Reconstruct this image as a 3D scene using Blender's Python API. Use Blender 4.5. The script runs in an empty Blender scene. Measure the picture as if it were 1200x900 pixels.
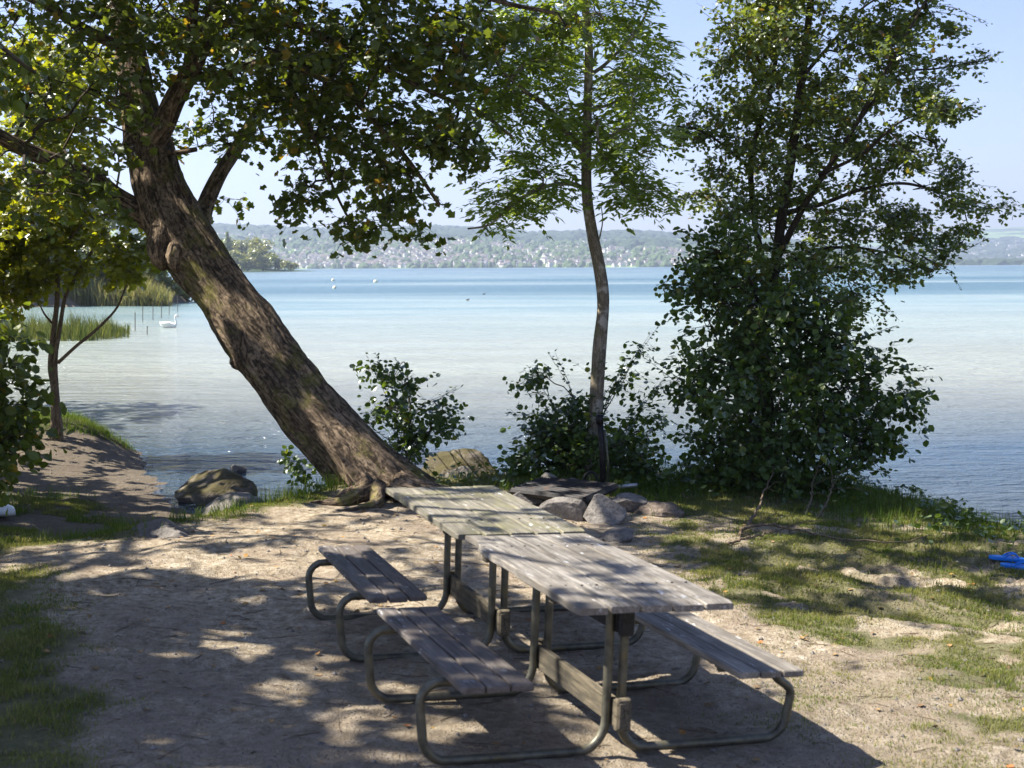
import bpy, math, random
import numpy as np
from mathutils import Matrix, Vector
random.seed(7); RNG = np.random.default_rng(7)
SC = bpy.context.scene
COL = SC.collection
R_ = math.radians
# ------------------------------------------------------------------ camera
H = 2.18
cam = bpy.data.cameras.new("camera"); cam_o = bpy.data.objects.new("camera", cam); COL.objects.link(cam_o)
cam.sensor_width = 36.0; cam.lens = 50.0; cam.clip_start = 0.1; cam.clip_end = 40000
cam_o.matrix_world = Matrix.Translation((0, 0, H)) @ Matrix.Rotation(R_(90-4.732), 4, 'X') @ Matrix.Rotation(R_(-0.3), 4, 'Z')
cam.dof.use_dof = True; cam.dof.focus_distance = 17.0; cam.dof.aperture_fstop = 4.5
SC.camera = cam_o
# ------------------------------------------------------------------ sky, sun, exposure
SUN = np.array([-0.87, 0.02, 1.0]); SUN /= np.linalg.norm(SUN)
world = bpy.data.worlds.new("World"); SC.world = world; world.use_nodes = True
wn = world.node_tree; wn.nodes.clear()
wo = wn.nodes.new('ShaderNodeOutputWorld'); wb = wn.nodes.new('ShaderNodeBackground'); ws = wn.nodes.new('ShaderNodeTexSky')
ws.sky_type = 'NISHITA'; ws.sun_disc = False; ws.sun_elevation = math.asin(SUN[2]); ws.sun_rotation = math.atan2(SUN[0], SUN[1])
ws.air_density = 1.0; ws.dust_density = 0.4; ws.ozone_density = 3.5; ws.altitude = 400
wb.inputs[1].default_value = 0.066
wt = wn.nodes.new('ShaderNodeMix'); wt.data_type = 'RGBA'; wt.blend_type = 'MULTIPLY'; wt.inputs[0].default_value = 1.0; wt.inputs[7].default_value = (1.07, .93, 1.06, 1)
wn.links.new(ws.outputs[0], wt.inputs[6]); wn.links.new(wt.outputs[2], wb.inputs[0]); wn.links.new(wb.outputs[0], wo.inputs[0])
sl = bpy.data.lights.new("sun", 'SUN'); so = bpy.data.objects.new("sun", sl); COL.objects.link(so)
sl.energy = 5.0; sl.angle = R_(0.55); sl.color = (1.0, 0.93, 0.82)
so.rotation_euler = Vector(SUN).to_track_quat('Z', 'Y').to_euler()
vs = SC.view_settings; vs.view_transform = 'Standard'; vs.look = 'None'; vs.gamma = 1.0; vs.exposure = 1.58
SC.display_settings.display_device = 'sRGB'
cy = SC.cycles
cy.max_bounces = 6; cy.diffuse_bounces = 3; cy.glossy_bounces = 2; cy.transmission_bounces = 4; cy.volume_bounces = 0
cy.transparent_max_bounces = 4; cy.use_denoising = True; cy.sample_clamp_indirect = 6.0; cy.caustics_reflective = False; cy.caustics_refractive = False

# ------------------------------------------------------------------ layout maths
F = 1667.0
MR = np.array(cam_o.matrix_world.to_3x3()); CAM = np.array([0, 0, H])
def ray(x, y): return MR @ np.array([(x-600)/F, (450-y)/F, -1.0])
def G(x, y, z=0.0):
    d = ray(x, y); return CAM + d*((z-H)/d[2])
def A(x, y, Y):
    d = ray(x, y); return CAM + d*(Y/d[1])
def proj(P):
    q = (np.asarray(P, float)-CAM) @ MR
    w = np.where(-q[:, 2] > 0.2, -q[:, 2], np.nan)
    return 600+F*q[:, 0]/w, 450-F*q[:, 1]/w
def sstep(a, b, x):
    t = np.clip((np.asarray(x, float)-a)/(b-a), 0, 1); return t*t*(3-2*t)
_T = RNG.random((256, 256))
def vnoise(x, y):
    x = np.asarray(x, float); y = np.asarray(y, float)
    xi = np.floor(x).astype(int); yi = np.floor(y).astype(int); fx = x-xi; fy = y-yi
    fx = fx*fx*(3-2*fx); fy = fy*fy*(3-2*fy)
    g = lambda a, b: _T[a % 256, b % 256]
    return (g(xi, yi)*(1-fx)+g(xi+1, yi)*fx)*(1-fy)+(g(xi, yi+1)*(1-fx)+g(xi+1, yi+1)*fx)*fy
def fbm(x, y, o=4):
    s = 0; a = .5; t = 0
    for i in range(o):
        s = s+a*vnoise(x*2**i+17.3*i, y*2**i+5.1*i); t += a; a *= .5
    return s/t
def inpoly(x, y, poly):
    x = np.asarray(x, float); y = np.asarray(y, float); c = np.zeros(x.shape, bool); n = len(poly)
    for i in range(n):
        x1, y1 = poly[i]; x2, y2 = poly[i-1]
        if y1 == y2: continue
        c ^= ((y1 > y) != (y2 > y)) & (x < (x2-x1)*(y-y1)/(y2-y1)+x1)
    return c
def sdist(x, y, poly, closed=True):
    x = np.asarray(x, float); y = np.asarray(y, float); d = np.full(x.shape, 1e9); n = len(poly)
    for i in range(0 if closed else 1, n):
        ax, ay = poly[i-1]; bx, by = poly[i]; ex, ey = bx-ax, by-ay
        t = np.clip(((x-ax)*ex+(y-ay)*ey)/(ex*ex+ey*ey), 0, 1)
        d = np.minimum(d, np.hypot(x-ax-t*ex, y-ay-t*ey))
    return np.where(inpoly(x, y, poly), d, -d) if closed else d

# ------------------------------------------------------------------ materials
def new_mat(name):
    m = bpy.data.materials.new(name); m.use_nodes = True; nt = m.node_tree; nt.nodes.clear()
    return m, nt
class N:
    """tiny node helper"""
    def __init__(s, name): s.m, s.t = new_mat(name); s.out = s.t.nodes.new('ShaderNodeOutputMaterial')
    def n(s, typ, ins=None, **kw):
        nd = s.t.nodes.new('ShaderNode'+typ)
        for k, v in kw.items(): setattr(nd, k, v)
        for k, v in (ins or {}).items():
            if hasattr(v, 'default_value') or isinstance(v, bpy.types.NodeSocket): s.t.links.new(v, nd.inputs[k])
            else: nd.inputs[k].default_value = v
        return nd
    def pos(s): return s.n('NewGeometry').outputs['Position']
    def map(s, v, sc=(1, 1, 1), rot=(0, 0, 0), loc=(0, 0, 0)):
        return s.n('Mapping', {'Vector': v, 'Scale': sc, 'Rotation': rot, 'Location': loc}).outputs[0]
    def noise(s, v, scale, det=4, rough=.55, dist=0):
        return s.n('TexNoise', {'Vector': v, 'Scale': scale, 'Detail': det, 'Roughness': rough, 'Distortion': dist}).outputs[0]
    def ramp(s, f, stops):
        r = s.n('ValToRGB', {'Fac': f}); e = r.color_ramp.elements
        while len(e) > 1: e.remove(e[-1])
        for i, (p, c) in enumerate(stops):
            el = e[0] if i == 0 else e.new(p)
            el.position = p; c = c if isinstance(c, tuple) else (c, c, c)
            el.color = (*c, 1)
        return r.outputs[0]
    def mix(s, f, a, b, blend='MIX'):
        nd = s.t.nodes.new('ShaderNodeMix'); nd.data_type = 'RGBA'; nd.blend_type = blend
        for i, v in ((0, f), (6, a), (7, b)):
            if isinstance(v, bpy.types.NodeSocket): s.t.links.new(v, nd.inputs[i])
            else: nd.inputs[i].default_value = v if i == 0 else (*v, 1)
        return nd.outputs[2]
    def math(s, op, a, b=0.0, clamp=False):
        nd = s.t.nodes.new('ShaderNodeMath'); nd.operation = op; nd.use_clamp = clamp
        for i, v in ((0, a), (1, b)):
            if isinstance(v, bpy.types.NodeSocket): s.t.links.new(v, nd.inputs[i])
            else: nd.inputs[i].default_value = v
        return nd.outputs[0]
    def bump(s, h, st=.3, d=.02, nrm=None):
        i = {'Height': h, 'Strength': st, 'Distance': d}
        if nrm: i['Normal'] = nrm
        return s.n('Bump', i).outputs[0]
    def bsdf(s, col, rough=.8, nrm=None, metal=0.0, spec=.3, **kw):
        i = {'Base Color': col if isinstance(col, bpy.types.NodeSocket) else (*col, 1), 'Roughness': rough, 'Metallic': metal, 'Specular IOR Level': spec}
        if nrm: i['Normal'] = nrm
        i.update(kw); b = s.n('BsdfPrincipled', i)
        s.t.links.new(b.outputs[0], s.out.inputs[0]); return b

def leaf_mat(name, c1, c2, c3=None, trans=.45, tcol=None):
    k = N(name); g = k.n('NewGeometry'); r = g.outputs['Random Per Island']
    st = [(0, c1), (.75, c2)]
    if c3: st += [(.93, c2), (.97, c3)]
    col = k.ramp(r, st)
    big = k.noise(g.outputs['Position'], 1.3, 2)
    col = k.mix(k.ramp(big, [(.35, 0.0), (.65, .35)]), col, tuple(min(1, x*1.5) for x in c2))
    dif = k.n('BsdfDiffuse', {'Color': col})
    tc = k.mix(1.0, col, tcol or (1.9, 1.75, .55), 'MULTIPLY')
    tr = k.n('BsdfTranslucent', {'Color': tc})
    m1 = k.n('MixShader', {0: trans, 1: dif.outputs[0], 2: tr.outputs[0]})
    gl = k.n('BsdfGlossy', {'Roughness': .42, 'Color': (.9, .95, 1, 1)})
    lw = k.n('LayerWeight', {'Blend': .25})
    f = k.math('MULTIPLY', lw.outputs[0], .12)
    f = k.math('ADD', f, .015)
    m2 = k.n('MixShader', {0: f, 1: m1.outputs[0], 2: gl.outputs[0]})
    k.t.links.new(m2.outputs[0], k.out.inputs[0]); return k.m

def bark_mat(name, dark, light, moss=None, mossamt=.0, scale=1.0, blotch=None, lift=.02):
    k = N(name); p = k.pos()
    v = k.n('Attribute', attribute_name='bk').outputs['Vector']
    a = k.noise(k.map(v, (9*scale, 9*scale, 1.7*scale)), 3.0, 6, .7, 1.2)
    b = k.noise(p, 26*scale, 3, .6)
    h = k.math('ADD', k.math('MULTIPLY', a, .8), k.math('MULTIPLY', b, .3))
    col = k.ramp(h, [(.40, tuple(x*.55 for x in dark)), (.50, dark), (.66, light)]); col = k.mix(k.ramp(k.noise(p, 3.1, 4, .6), [(.4, .45), (.6, 0.0)]), col, dark)
    if blotch:
        col = k.mix(k.ramp(k.noise(p, 5.5, 4, .6), [(.55, 0.0), (.62, .75)]), col, blotch)
    if moss:
        f = k.math('MULTIPLY', k.ramp(k.noise(p, 2.2, 5, .65), [(.60-mossamt*.3, 0.0), (.70-mossamt*.25, .8)]), k.ramp(k.noise(p, 30, 3), [(.35, .3), (.6, 1.0)]))
        col = k.mix(f, col, moss)
    k.bsdf(col, .9, k.bump(h, .9, lift), spec=.15); return k.m

M = {}
M['leaf_big'] = leaf_mat('leaf_big', (.060, .088, .018), (.100, .135, .026), (.30, .19, .04), .52)
M['leaf_shade'] = leaf_mat('leaf_shade', (.055, .085, .018), (.095, .132, .026), (.26, .19, .03), .52)
M['leaf_ash'] = leaf_mat('leaf_ash', (.12, .18, .035), (.18, .245, .045), None, .58)
M['leaf_right'] = leaf_mat('leaf_right', (.078, .110, .030), (.125, .165, .045), (.16, .09, .03), .45)
M['leaf_hazel'] = leaf_mat('leaf_hazel', (.040, .075, .018), (.070, .115, .024), (.18, .2, .04), .42)
M['leaf_yellow'] = leaf_mat('leaf_yellow', (.11, .14, .015), (.19, .21, .02), (.3, .27, .02), .55)
M['leaf_far'] = leaf_mat('leaf_far', (.13, .155, .04), (.215, .225, .065), None, .25)
M['leaf_willow'] = leaf_mat('leaf_willow', (.13, .15, .07), (.20, .21, .10), None, .3)
M['bark_big'] = bark_mat('bark_big', (.060, .045, .032), (.38, .285, .19), (.19, .18, .045), .26, 1.0, None, .05)
M['bark_ash'] = bark_mat('bark_ash', (.14, .12, .085), (.36, .31, .23), (.15, .15, .04), .12, 2.2, (.48, .45, .38), .006)
M['bark_dark'] = bark_mat('bark_dark', (.035, .028, .02), (.10, .08, .06), (.09, .10, .03), .1, 2.5, None, .008)
M['bark_pale'] = bark_mat('bark_pale', (.10, .075, .05), (.30, .23, .16), None, 0, 2.5, None, .006)

def soil_mat():
    k = N('ground_soil'); p = k.pos()
    g = k.n('Attribute', attribute_name='grass').outputs['Fac']; wet_shade = k.n('Attribute', attribute_name='wet_shade').outputs['Fac']
    grit = k.n('Attribute', attribute_name='grit').outputs['Fac']
    n1 = k.noise(p, 1.6, 5, .6); n2 = k.noise(p, 14, 5, .7); n3 = k.noise(p, 90, 3, .7)
    n2 = k.math('ADD', k.math('MULTIPLY', n2, .7), k.math('MULTIPLY', k.noise(p, 38, 4, .7), .3)); col = k.ramp(n2, [(.36, (.13, .103, .070)), (.46, (.30, .247, .17)), (.54, (.41, .35, .26)), (.64, (.58, .51, .41))])
    col = k.mix(k.ramp(n1, [(.42, 0.0), (.62, .55)]), col, (.235, .185, .14))
    vor = k.n('TexVoronoi', {'Vector': p, 'Scale': 55.0}); peb = k.ramp(vor.outputs['Distance'], [(.12, 1.0), (.34, 0.0)])
    rnd = k.ramp(vor.outputs['Color'], [(.0, (.10, .085, .07)), (.5, (.26, .23, .20)), (1, (.50, .47, .43))])
    pm = k.math('MULTIPLY', peb, k.ramp(k.noise(p, 7, 3), [(.42, .15), (.62, .8)]))
    gcol = k.mix(.5, col, (.16, .135, .10))
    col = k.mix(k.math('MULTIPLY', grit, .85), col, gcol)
    col = k.mix(k.math('MULTIPLY', pm, k.math('ADD', k.math('MULTIPLY', grit, .8), .12)), col, rnd)
    col = k.mix(k.ramp(n3, [(.3, .35), (.55, 0.0)]), col, (.09, .065, .045))
    gm = k.ramp(k.math('ADD', k.math('MULTIPLY', g, 1.1), k.math('MULTIPLY', k.math('SUBTRACT', n2, .5), .9)), [(.35, 0.0), (.75, 1.0)])
    gc = k.ramp(n2, [(.3, (.055, .065, .022)), (.7, (.115, .12, .045))])
    col = k.mix(k.math('MULTIPLY', gm, .75), col, gc)
    col = k.mix(k.math('MULTIPLY', wet_shade, .75), col, (.075, .062, .048))  # damp waterline, plus the shade painted into the cove soil
    h = k.math('ADD', k.math('MULTIPLY', n2, .6), k.math('ADD', k.math('MULTIPLY', n3, .25), k.math('MULTIPLY', pm, .5)))
    k.bsdf(col, .95, k.bump(h, 1.0, .045), spec=.12); return k.m
M['soil'] = soil_mat()

def water_mat():
    k = N('lake_water'); p = k.pos(); sx = k.n('SeparateXYZ', {0: p}); Y = sx.outputs[1]
    wv = k.noise(k.map(p, (.004, .012, 1)), 1.0, 3, .5)
    wv2 = k.noise(k.map(p, (.05, .16, 1)), 1.0, 3, .5); Yn = k.math('MULTIPLY', Y, k.math('ADD', .55, k.math('ADD', k.math('MULTIPLY', wv, .55), k.math('MULTIPLY', wv2, .35))))
    lg = k.math('DIVIDE', k.math('LOGARITHM', k.math('MAXIMUM', Yn, 6.0), 10.0), 4.0)     # log10(y)/4
    # near water dark blue, shallow marl pale, then the deep turquoise
    col = k.ramp(lg, [(.30, (.04, .055, .07)), (.345, (.035, .07, .12)), (.372, (.17, .185, .17)), (.40, (.25, .26, .21)), (.44, (.23, .27, .235)), (.49, (.14, .22, .225)), (.56, (.085, .165, .19)), (.64, (.06, .135, .165)), (.80, (.05, .12, .155))])
    pat = k.noise(k.map(p, (.03, .09, 1)), 1.0, 4, .6)
    col = k.mix(k.math('MULTIPLY', k.ramp(pat, [(.40, .0), (.62, .4)]), k.ramp(lg, [(.37, 0.0), (.40, 1.0)])), col, (.36, .41, .36))
    streak = k.noise(k.map(p, (.0012, .012, 1), (0, 0, .06)), 1.0, 3, .5)
    fl = k.ramp(lg, [(.50, 0.0), (.56, 1.0)])
    col = k.mix(k.math('MULTIPLY', fl, k.ramp(streak, [(.44, 0.0), (.56, .9)])), col, (.02, .085, .11))
    w1 = k.noise(k.map(p, (1.0, 1.9, 1), (0, 0, .35)), 1.7, 4, .6, .6)
    w2 = k.noise(k.map(p, (1.0, 1.4, 1), (0, 0, -.4)), 6.0, 3, .6, .3)
    w3 = k.noise(k.map(p, (1.0, 3.4, 1), (0, 0, .1)), .32, 3, .5, .3)
    near = k.ramp(lg, [(.3, 1.0), (.5, .35), (.75, .12)])
    gust = k.noise(k.map(p, (.006, .05, 1), (0, 0, .08)), 1.0, 3, .55)
    b = k.bump(k.math('ADD', k.math('MULTIPLY', w1, .8), k.math('MULTIPLY', w2, .32)), k.ramp(gust, [(.38, .55), (.6, 1.0)]), k.math('ADD', .21, k.math('MULTIPLY', k.ramp(lg, [(.35, 1.0), (.38, 0.0)]), .6)))
    b = k.bump(w3, .8, .5, b)
    k.bsdf(col, k.ramp(lg, [(.34, .04), (.44, .19)]), b, spec=.5, **{'IOR': 1.333}); return k.m
M['water'] = water_mat()

def wood_mat(name, base, light, stain, green=None, drop=.0):
    k = N(name); v = k.n('TexCoord').outputs['Object']
    g1 = k.noise(k.map(v, (34, 2.0, 34)), 1.0, 6, .72, .6); g2 = k.noise(k.map(v, (120, 4, 120)), 1.0, 3, .6)
    h = k.math('ADD', k.math('MULTIPLY', g1, .7), k.math('MULTIPLY', g2, .35))
    col = k.ramp(h, [(.36, tuple(x*.5 for x in base)), (.44, base), (.64, light)])
    pl = k.n('NewGeometry').outputs['Random Per Island']
    col = k.mix(k.math('MULTIPLY', pl, .35), col, stain)
    n = k.noise(k.map(v, (5, 2.2, 5)), 1.0, 5, .7)
    col = k.mix(k.ramp(n, [(.46, 0.0), (.60, .75)]), col, stain)
    if green:
        col = k.mix(k.ramp(k.noise(k.map(v, (7, 3.0, 7), loc=(3, 1, 0)), 1.0, 4, .65), [(.48, 0.0), (.62, .6)]), col, green)
    if drop:
        d = k.noise(k.map(v, (26, 9, 26), loc=(7, 2, 0)), 1.0, 4, .75)
        dm = k.noise(k.map(v, (6, 4, 6), loc=(1, 9, 0)), 1.0, 2)
        col = k.mix(k.math('MULTIPLY', k.ramp(d, [(.60, 0.0), (.68, drop)]), k.ramp(dm, [(.47, 0.0), (.56, 1.0)])), col, (.62, .64, .66))
    k.bsdf(col, .78, k.bump(h, .5, .004), spec=.3); return k.m
M['wood_top'] = wood_mat('wood_tabletop', (.10, .092, .08), (.335, .31, .272), (.125, .11, .09), None, .9)
M['wood_moss'] = wood_mat('wood_tabletop_mossy', (.095, .088, .068), (.32, .295, .235), (.12, .11, .085), (.15, .145, .07), .9)
M['wood_seat'] = wood_mat('wood_seat', (.075, .065, .058), (.21, .185, .165), (.10, .085, .075), None, .55)
M['wood_beam'] = wood_mat('wood_beam', (.060, .052, .036), (.21, .175, .12), (.04, .036, .028), None, 0)
M['wood_dark'] = wood_mat('wood_near_black', (.012, .012, .012), (.05, .047, .045), (.02, .02, .02), None, 0)  # charred grate frame; also the near-black upper rails and blocks of the tables

def metal_mat(name, c1, c2, metal=.6, rough=.45, rust=None):
    k = N(name); p = k.pos(); n = k.noise(p, 18, 4, .6)
    col = k.ramp(n, [(.35, c1), (.65, c2)])
    if rust: col = k.mix(k.ramp(k.noise(p, 9, 5, .7), [(.55, 0.0), (.66, .8)]), col, rust)
    k.bsdf(col, k.math('ADD', k.math('MULTIPLY', n, .25), rough-.12), k.bump(k.noise(p, 70, 3), .2, .002), metal); return k.m
M['tube'] = metal_mat('tube_steel', (.085, .082, .064), (.17, .162, .12), .55, .46, (.15, .125, .06))
M['iron'] = metal_mat('black_iron', (.012, .012, .013), (.035, .033, .033), .5, .55, (.05, .03, .02))
M['pipe'] = metal_mat('grey_pipe', (.26, .27, .29), (.42, .43, .45), .7, .4)

def rock_mat(name, c1, c2, moss=None, ma=.5):
    k = N(name); p = k.pos(); n = k.noise(p, 5, 6, .68); m = k.noise(p, 40, 3, .6)
    col = k.ramp(n, [(.34, c1), (.66, c2)]); col = k.mix(k.ramp(m, [(.35, .35), (.6, 0.0)]), col, tuple(x*.45 for x in c1))
    if moss:
        nz = k.n('SeparateXYZ', {0: k.n('NewGeometry').outputs['Normal']}).outputs[2]
        f = k.math('MULTIPLY', k.ramp(nz, [(.1, .1), (.6, 1.0)]), k.ramp(k.noise(p, 4, 4, .6), [(1-ma-.12, 0.0), (1-ma+.05, 1.0)]))
        col = k.mix(f, col, moss)
    k.bsdf(col, .88, k.bump(k.math('ADD', n, k.math('MULTIPLY', m, .4)), .7, .03), spec=.25); return k.m
M['rock'] = rock_mat('rock_pale', (.11, .10, .09), (.27, .25, .225))
M['rock_dark'] = rock_mat('rock_dark', (.08, .075, .07), (.22, .20, .18))
M['rock_moss'] = rock_mat('rock_mossy', (.13, .11, .09), (.30, .26, .21), (.07, .06, .026), .55)
M['root'] = rock_mat('root_wood', (.09, .07, .055), (.26, .21, .165), (.07, .07, .03), .3)

def grass_mat(name, c1, c2, dry, amt=.85):
    k = N(name); g = k.n('NewGeometry'); r = g.outputs['Random Per Island']
    col = k.ramp(r, [(0, c1), (.7, c2), (amt, c2), (min(.99, amt+.05), dry)])
    col = k.mix(k.ramp(k.noise(g.outputs['Position'], 1.1, 3), [(.4, 0.0), (.62, .5)]), col, dry)
    dif = k.n('BsdfDiffuse', {'Color': col}); tr = k.n('BsdfTranslucent', {'Color': k.mix(1.0, col, (1.5, 1.45, .6), 'MULTIPLY')})
    m = k.n('MixShader', {0: .4, 1: dif.outputs[0], 2: tr.outputs[0]}); k.t.links.new(m.outputs[0], k.out.inputs[0]); return k.m
M['grass'] = grass_mat('grass_blades', (.075, .11, .022), (.14, .18, .045), (.30, .27, .13), .84)
M['grass_lush'] = grass_mat('grass_lush', (.050, .095, .018), (.090, .150, .030), (.17, .19, .06), .93)
M['reed'] = grass_mat('reed_blades', (.12, .13, .065), (.19, .20, .10), (.27, .24, .15), .8)
M['reed_green'] = grass_mat('reed_green', (.035, .060, .025), (.065, .095, .040), (.15, .15, .06), .85)

def plain(name, c, rough=.6, **kw):
    k = N(name); p = k.pos(); col = k.mix(k.ramp(k.noise(p, 30, 3), [(.35, .25), (.6, 0.0)]), c, tuple(x*.7 for x in c))
    k.bsdf(col, rough, **kw); return k.m
M['white'] = plain('white_plastic', (.72, .72, .69), .35)
M['swan'] = plain('swan_feathers', (.80, .79, .76), .8)
M['orange'] = plain('orange_beak', (.55, .20, .04), .5)
M['duck'] = plain('duck_feathers', (.05, .04, .035), .8)
M['blue'] = plain('blue_foam', (.006, .17, .62), .5)
M['buoy'] = plain('buoy_plastic', (.78, .74, .52), .4)
M['stake'] = plain('stake_wood', (.10, .09, .075), .9)
M['housew'] = plain('far_render_white', (.62, .60, .57), .9)
M['housec'] = plain('far_render_cream', (.66, .62, .55), .9)
M['houseg'] = plain('far_render_grey', (.42, .42, .43), .9)
M['roofb'] = plain('far_roof_brown', (.12, .11, .11), .9)
M['roofg'] = plain('far_roof_grey', (.15, .145, .15), .9)
M['roofr'] = plain('far_roof_red', (.16, .13, .12), .9)

def hill_mat():
    k = N('hillside'); p = k.pos()
    f = k.noise(k.map(p, (.0035, .0022, .004)), 1.0, 5, .6); g = k.noise(k.map(p, (.012, .006, .01)), 1.0, 3, .5)
    col = k.ramp(f, [(.40, (.035, .055, .030)), (.47, (.05, .08, .035)), (.50, (.20, .31, .11)), (.62, (.28, .39, .15)), (.72, (.07, .10, .04))])
    col = k.mix(k.ramp(g, [(.35, .45), (.5, 0.0)]), col, (.045, .065, .035))
    k.bsdf(col, .95, spec=.1); return k.m
M['hill'] = hill_mat()
M['forest'] = plain('far_forest', (.035, .058, .030), .95); M['garden'] = plain('far_garden', (.075, .115, .045), .95)

# ------------------------------------------------------------------ objects
def tag(o, label=None, cat=None, group=None, kind=None):
    if label: o['label'] = label
    if cat: o['category'] = cat
    if group: o['group'] = group
    if kind: o['kind'] = kind
    return o
def empty(name, loc=(0, 0, 0), label=None, cat=None, group=None):
    o = bpy.data.objects.new(name, None); o.location = loc; o.empty_display_size = .2; COL.objects.link(o)
    return tag(o, label, cat, group)
class MB:
    def __init__(s): s.v = []; s.f = {3: [], 4: []}; s.m = {3: [], 4: []}; s.n = 0; s.bk = []
    def add(s, v, f, mi=0, bk=None):
        v = np.asarray(v, float).reshape(-1, 3); f = np.asarray(f, int)
        if len(v) == 0 or f.size == 0: return
        s.v.append(v); s.bk.append(np.zeros_like(v) if bk is None else bk)
        k = f.shape[1]; s.f[k].append(f+s.n); s.m[k].append(np.full(len(f), mi)); s.n += len(v)
    def build(s, name, mats, parent=None, smooth=False, origin=None, attrs=None):
        if not isinstance(mats, (list, tuple)): mats = [mats]
        v = np.concatenate(s.v); bk = np.concatenate(s.bk)
        if origin is not None: v = v-np.asarray(origin, float)
        me = bpy.data.meshes.new(name)
        F3 = np.concatenate(s.f[3]) if s.f[3] else np.zeros((0, 3), int); F4 = np.concatenate(s.f[4]) if s.f[4] else np.zeros((0, 4), int)
        nl = F3.size+F4.size; nf = len(F3)+len(F4)
        me.vertices.add(len(v)); me.vertices.foreach_set('co', v.ravel().astype(np.float32))
        me.loops.add(nl); me.loops.foreach_set('vertex_index', np.concatenate([F3.ravel(), F4.ravel()]).astype(np.int32))
        me.polygons.add(nf); me.polygons.foreach_set('loop_start', np.concatenate([np.arange(len(F3))*3, F3.size+np.arange(len(F4))*4]).astype(np.int32))
        mi = np.concatenate([np.concatenate(s.m[k]) if s.m[k] else np.zeros(0, int) for k in (3, 4)])
        me.polygons.foreach_set('material_index', mi.astype(np.int32))
        me.polygons.foreach_set('use_smooth', np.full(nf, bool(smooth)))
        if np.any(bk): 
            at = me.attributes.new('bk', 'FLOAT_VECTOR', 'POINT'); at.data.foreach_set('vector', bk.ravel().astype(np.float32))
        for k, a in (attrs or {}).items():
            at = me.attributes.new(k, 'FLOAT', 'POINT'); at.data.foreach_set('value', np.asarray(a, np.float32))
        me.update(calc_edges=True); me.validate()
        for m in mats: me.materials.append(m)
        o = bpy.data.objects.new(name, me); COL.objects.link(o)
        if origin is not None: o.location = origin
        if parent is not None:
            o.parent = parent; 
            if origin is None: o.matrix_parent_inverse = Matrix.Translation(-parent.location)
            else: o.location = Vector(origin)-parent.location
        return o
def spline(pts, n):
    p = np.asarray(pts, float)
    if len(p) < 3: 
        t = np.linspace(0, 1, n)[:, None]; return p[0]*(1-t)+p[-1]*t
    q = np.vstack([2*p[0]-p[1], p, 2*p[-1]-p[-2]]); L = np.r_[0, np.cumsum(np.linalg.norm(np.diff(p[:, :3], axis=0), axis=1))]
    u = np.linspace(0, L[-1], n); i = np.clip(np.searchsorted(L, u, side='right')-1, 0, len(p)-2); t = ((u-L[i])/(L[i+1]-L[i]))[:, None]
    a, b, c, d = q[i], q[i+1], q[i+2], q[i+3]
    return .5*((2*b)+(-a+c)*t+(2*a-5*b+4*c-d)*t*t+(-a+3*b-3*c+d)*t**3)
def tube_arr(P, r, k=8, cap=True, rad=None):
    """rings along P with radii r; rad(i_angle, s) optional multiplier (n,k)"""
    P = np.asarray(P, float); n = len(P); r = np.broadcast_to(np.asarray(r, float), (n,))
    T = np.gradient(P, axis=0); T /= np.linalg.norm(T, axis=1)[:, None]+1e-12
    up = np.array([0, 0, 1.0]) if abs(T[0][2]) < .9 else np.array([1.0, 0, 0])
    u = np.cross(up, T[0]); u /= np.linalg.norm(u); U = [u]
    for i in range(1, n):
        u = U[-1]-T[i]*np.dot(U[-1], T[i]); u /= np.linalg.norm(u)+1e-12; U.append(u)
    U = np.array(U); W = np.cross(T, U); a = np.arange(k)*2*math.pi/k
    rr = r[:, None]*(np.ones((n, k)) if rad is None else rad)
    V = P[:, None, :]+rr[:, :, None]*(np.cos(a)[None, :, None]*U[:, None, :]+np.sin(a)[None, :, None]*W[:, None, :])
    i = np.arange(n-1)[:, None]*k; j = np.arange(k)[None, :]; j2 = (j+1) % k
    f = np.stack([i+j, i+j2, i+k+j2, i+k+j], -1).reshape(-1, 4)
    s = np.r_[0, np.cumsum(np.linalg.norm(np.diff(P, axis=0), axis=1))]
    rm = r.mean(); bk = np.stack([np.cos(a)[None, :]*rm+0*s[:, None], np.sin(a)[None, :]*rm+0*s[:, None], s[:, None]+0*a[None, :]], -1).reshape(-1, 3)+1e-4
    V = V.reshape(-1, 3); tri = np.zeros((0, 3), int)
    if cap:
        V = np.vstack([V, P[:1], P[-1:]]); bk = np.vstack([bk, bk[:1], bk[-1:]]); c0, c1 = n*k, n*k+1; jj = np.arange(k)
        tri = np.vstack([np.stack([np.full(k, c0), (jj+1) % k, jj], -1), np.stack([np.full(k, c1), (n-1)*k+jj, (n-1)*k+(jj+1) % k], -1)])
    return V, f, tri, bk
def add_tube(mb, P, r, k=8, mi=0, cap=True, rad=None):
    V, f, tri, bk = tube_arr(P, r, k, cap, rad); b = mb.n
    mb.add(V, f, mi, bk)
    if len(tri): mb.f[3].append(tri+b); mb.m[3].append(np.full(len(tri), mi))
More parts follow.
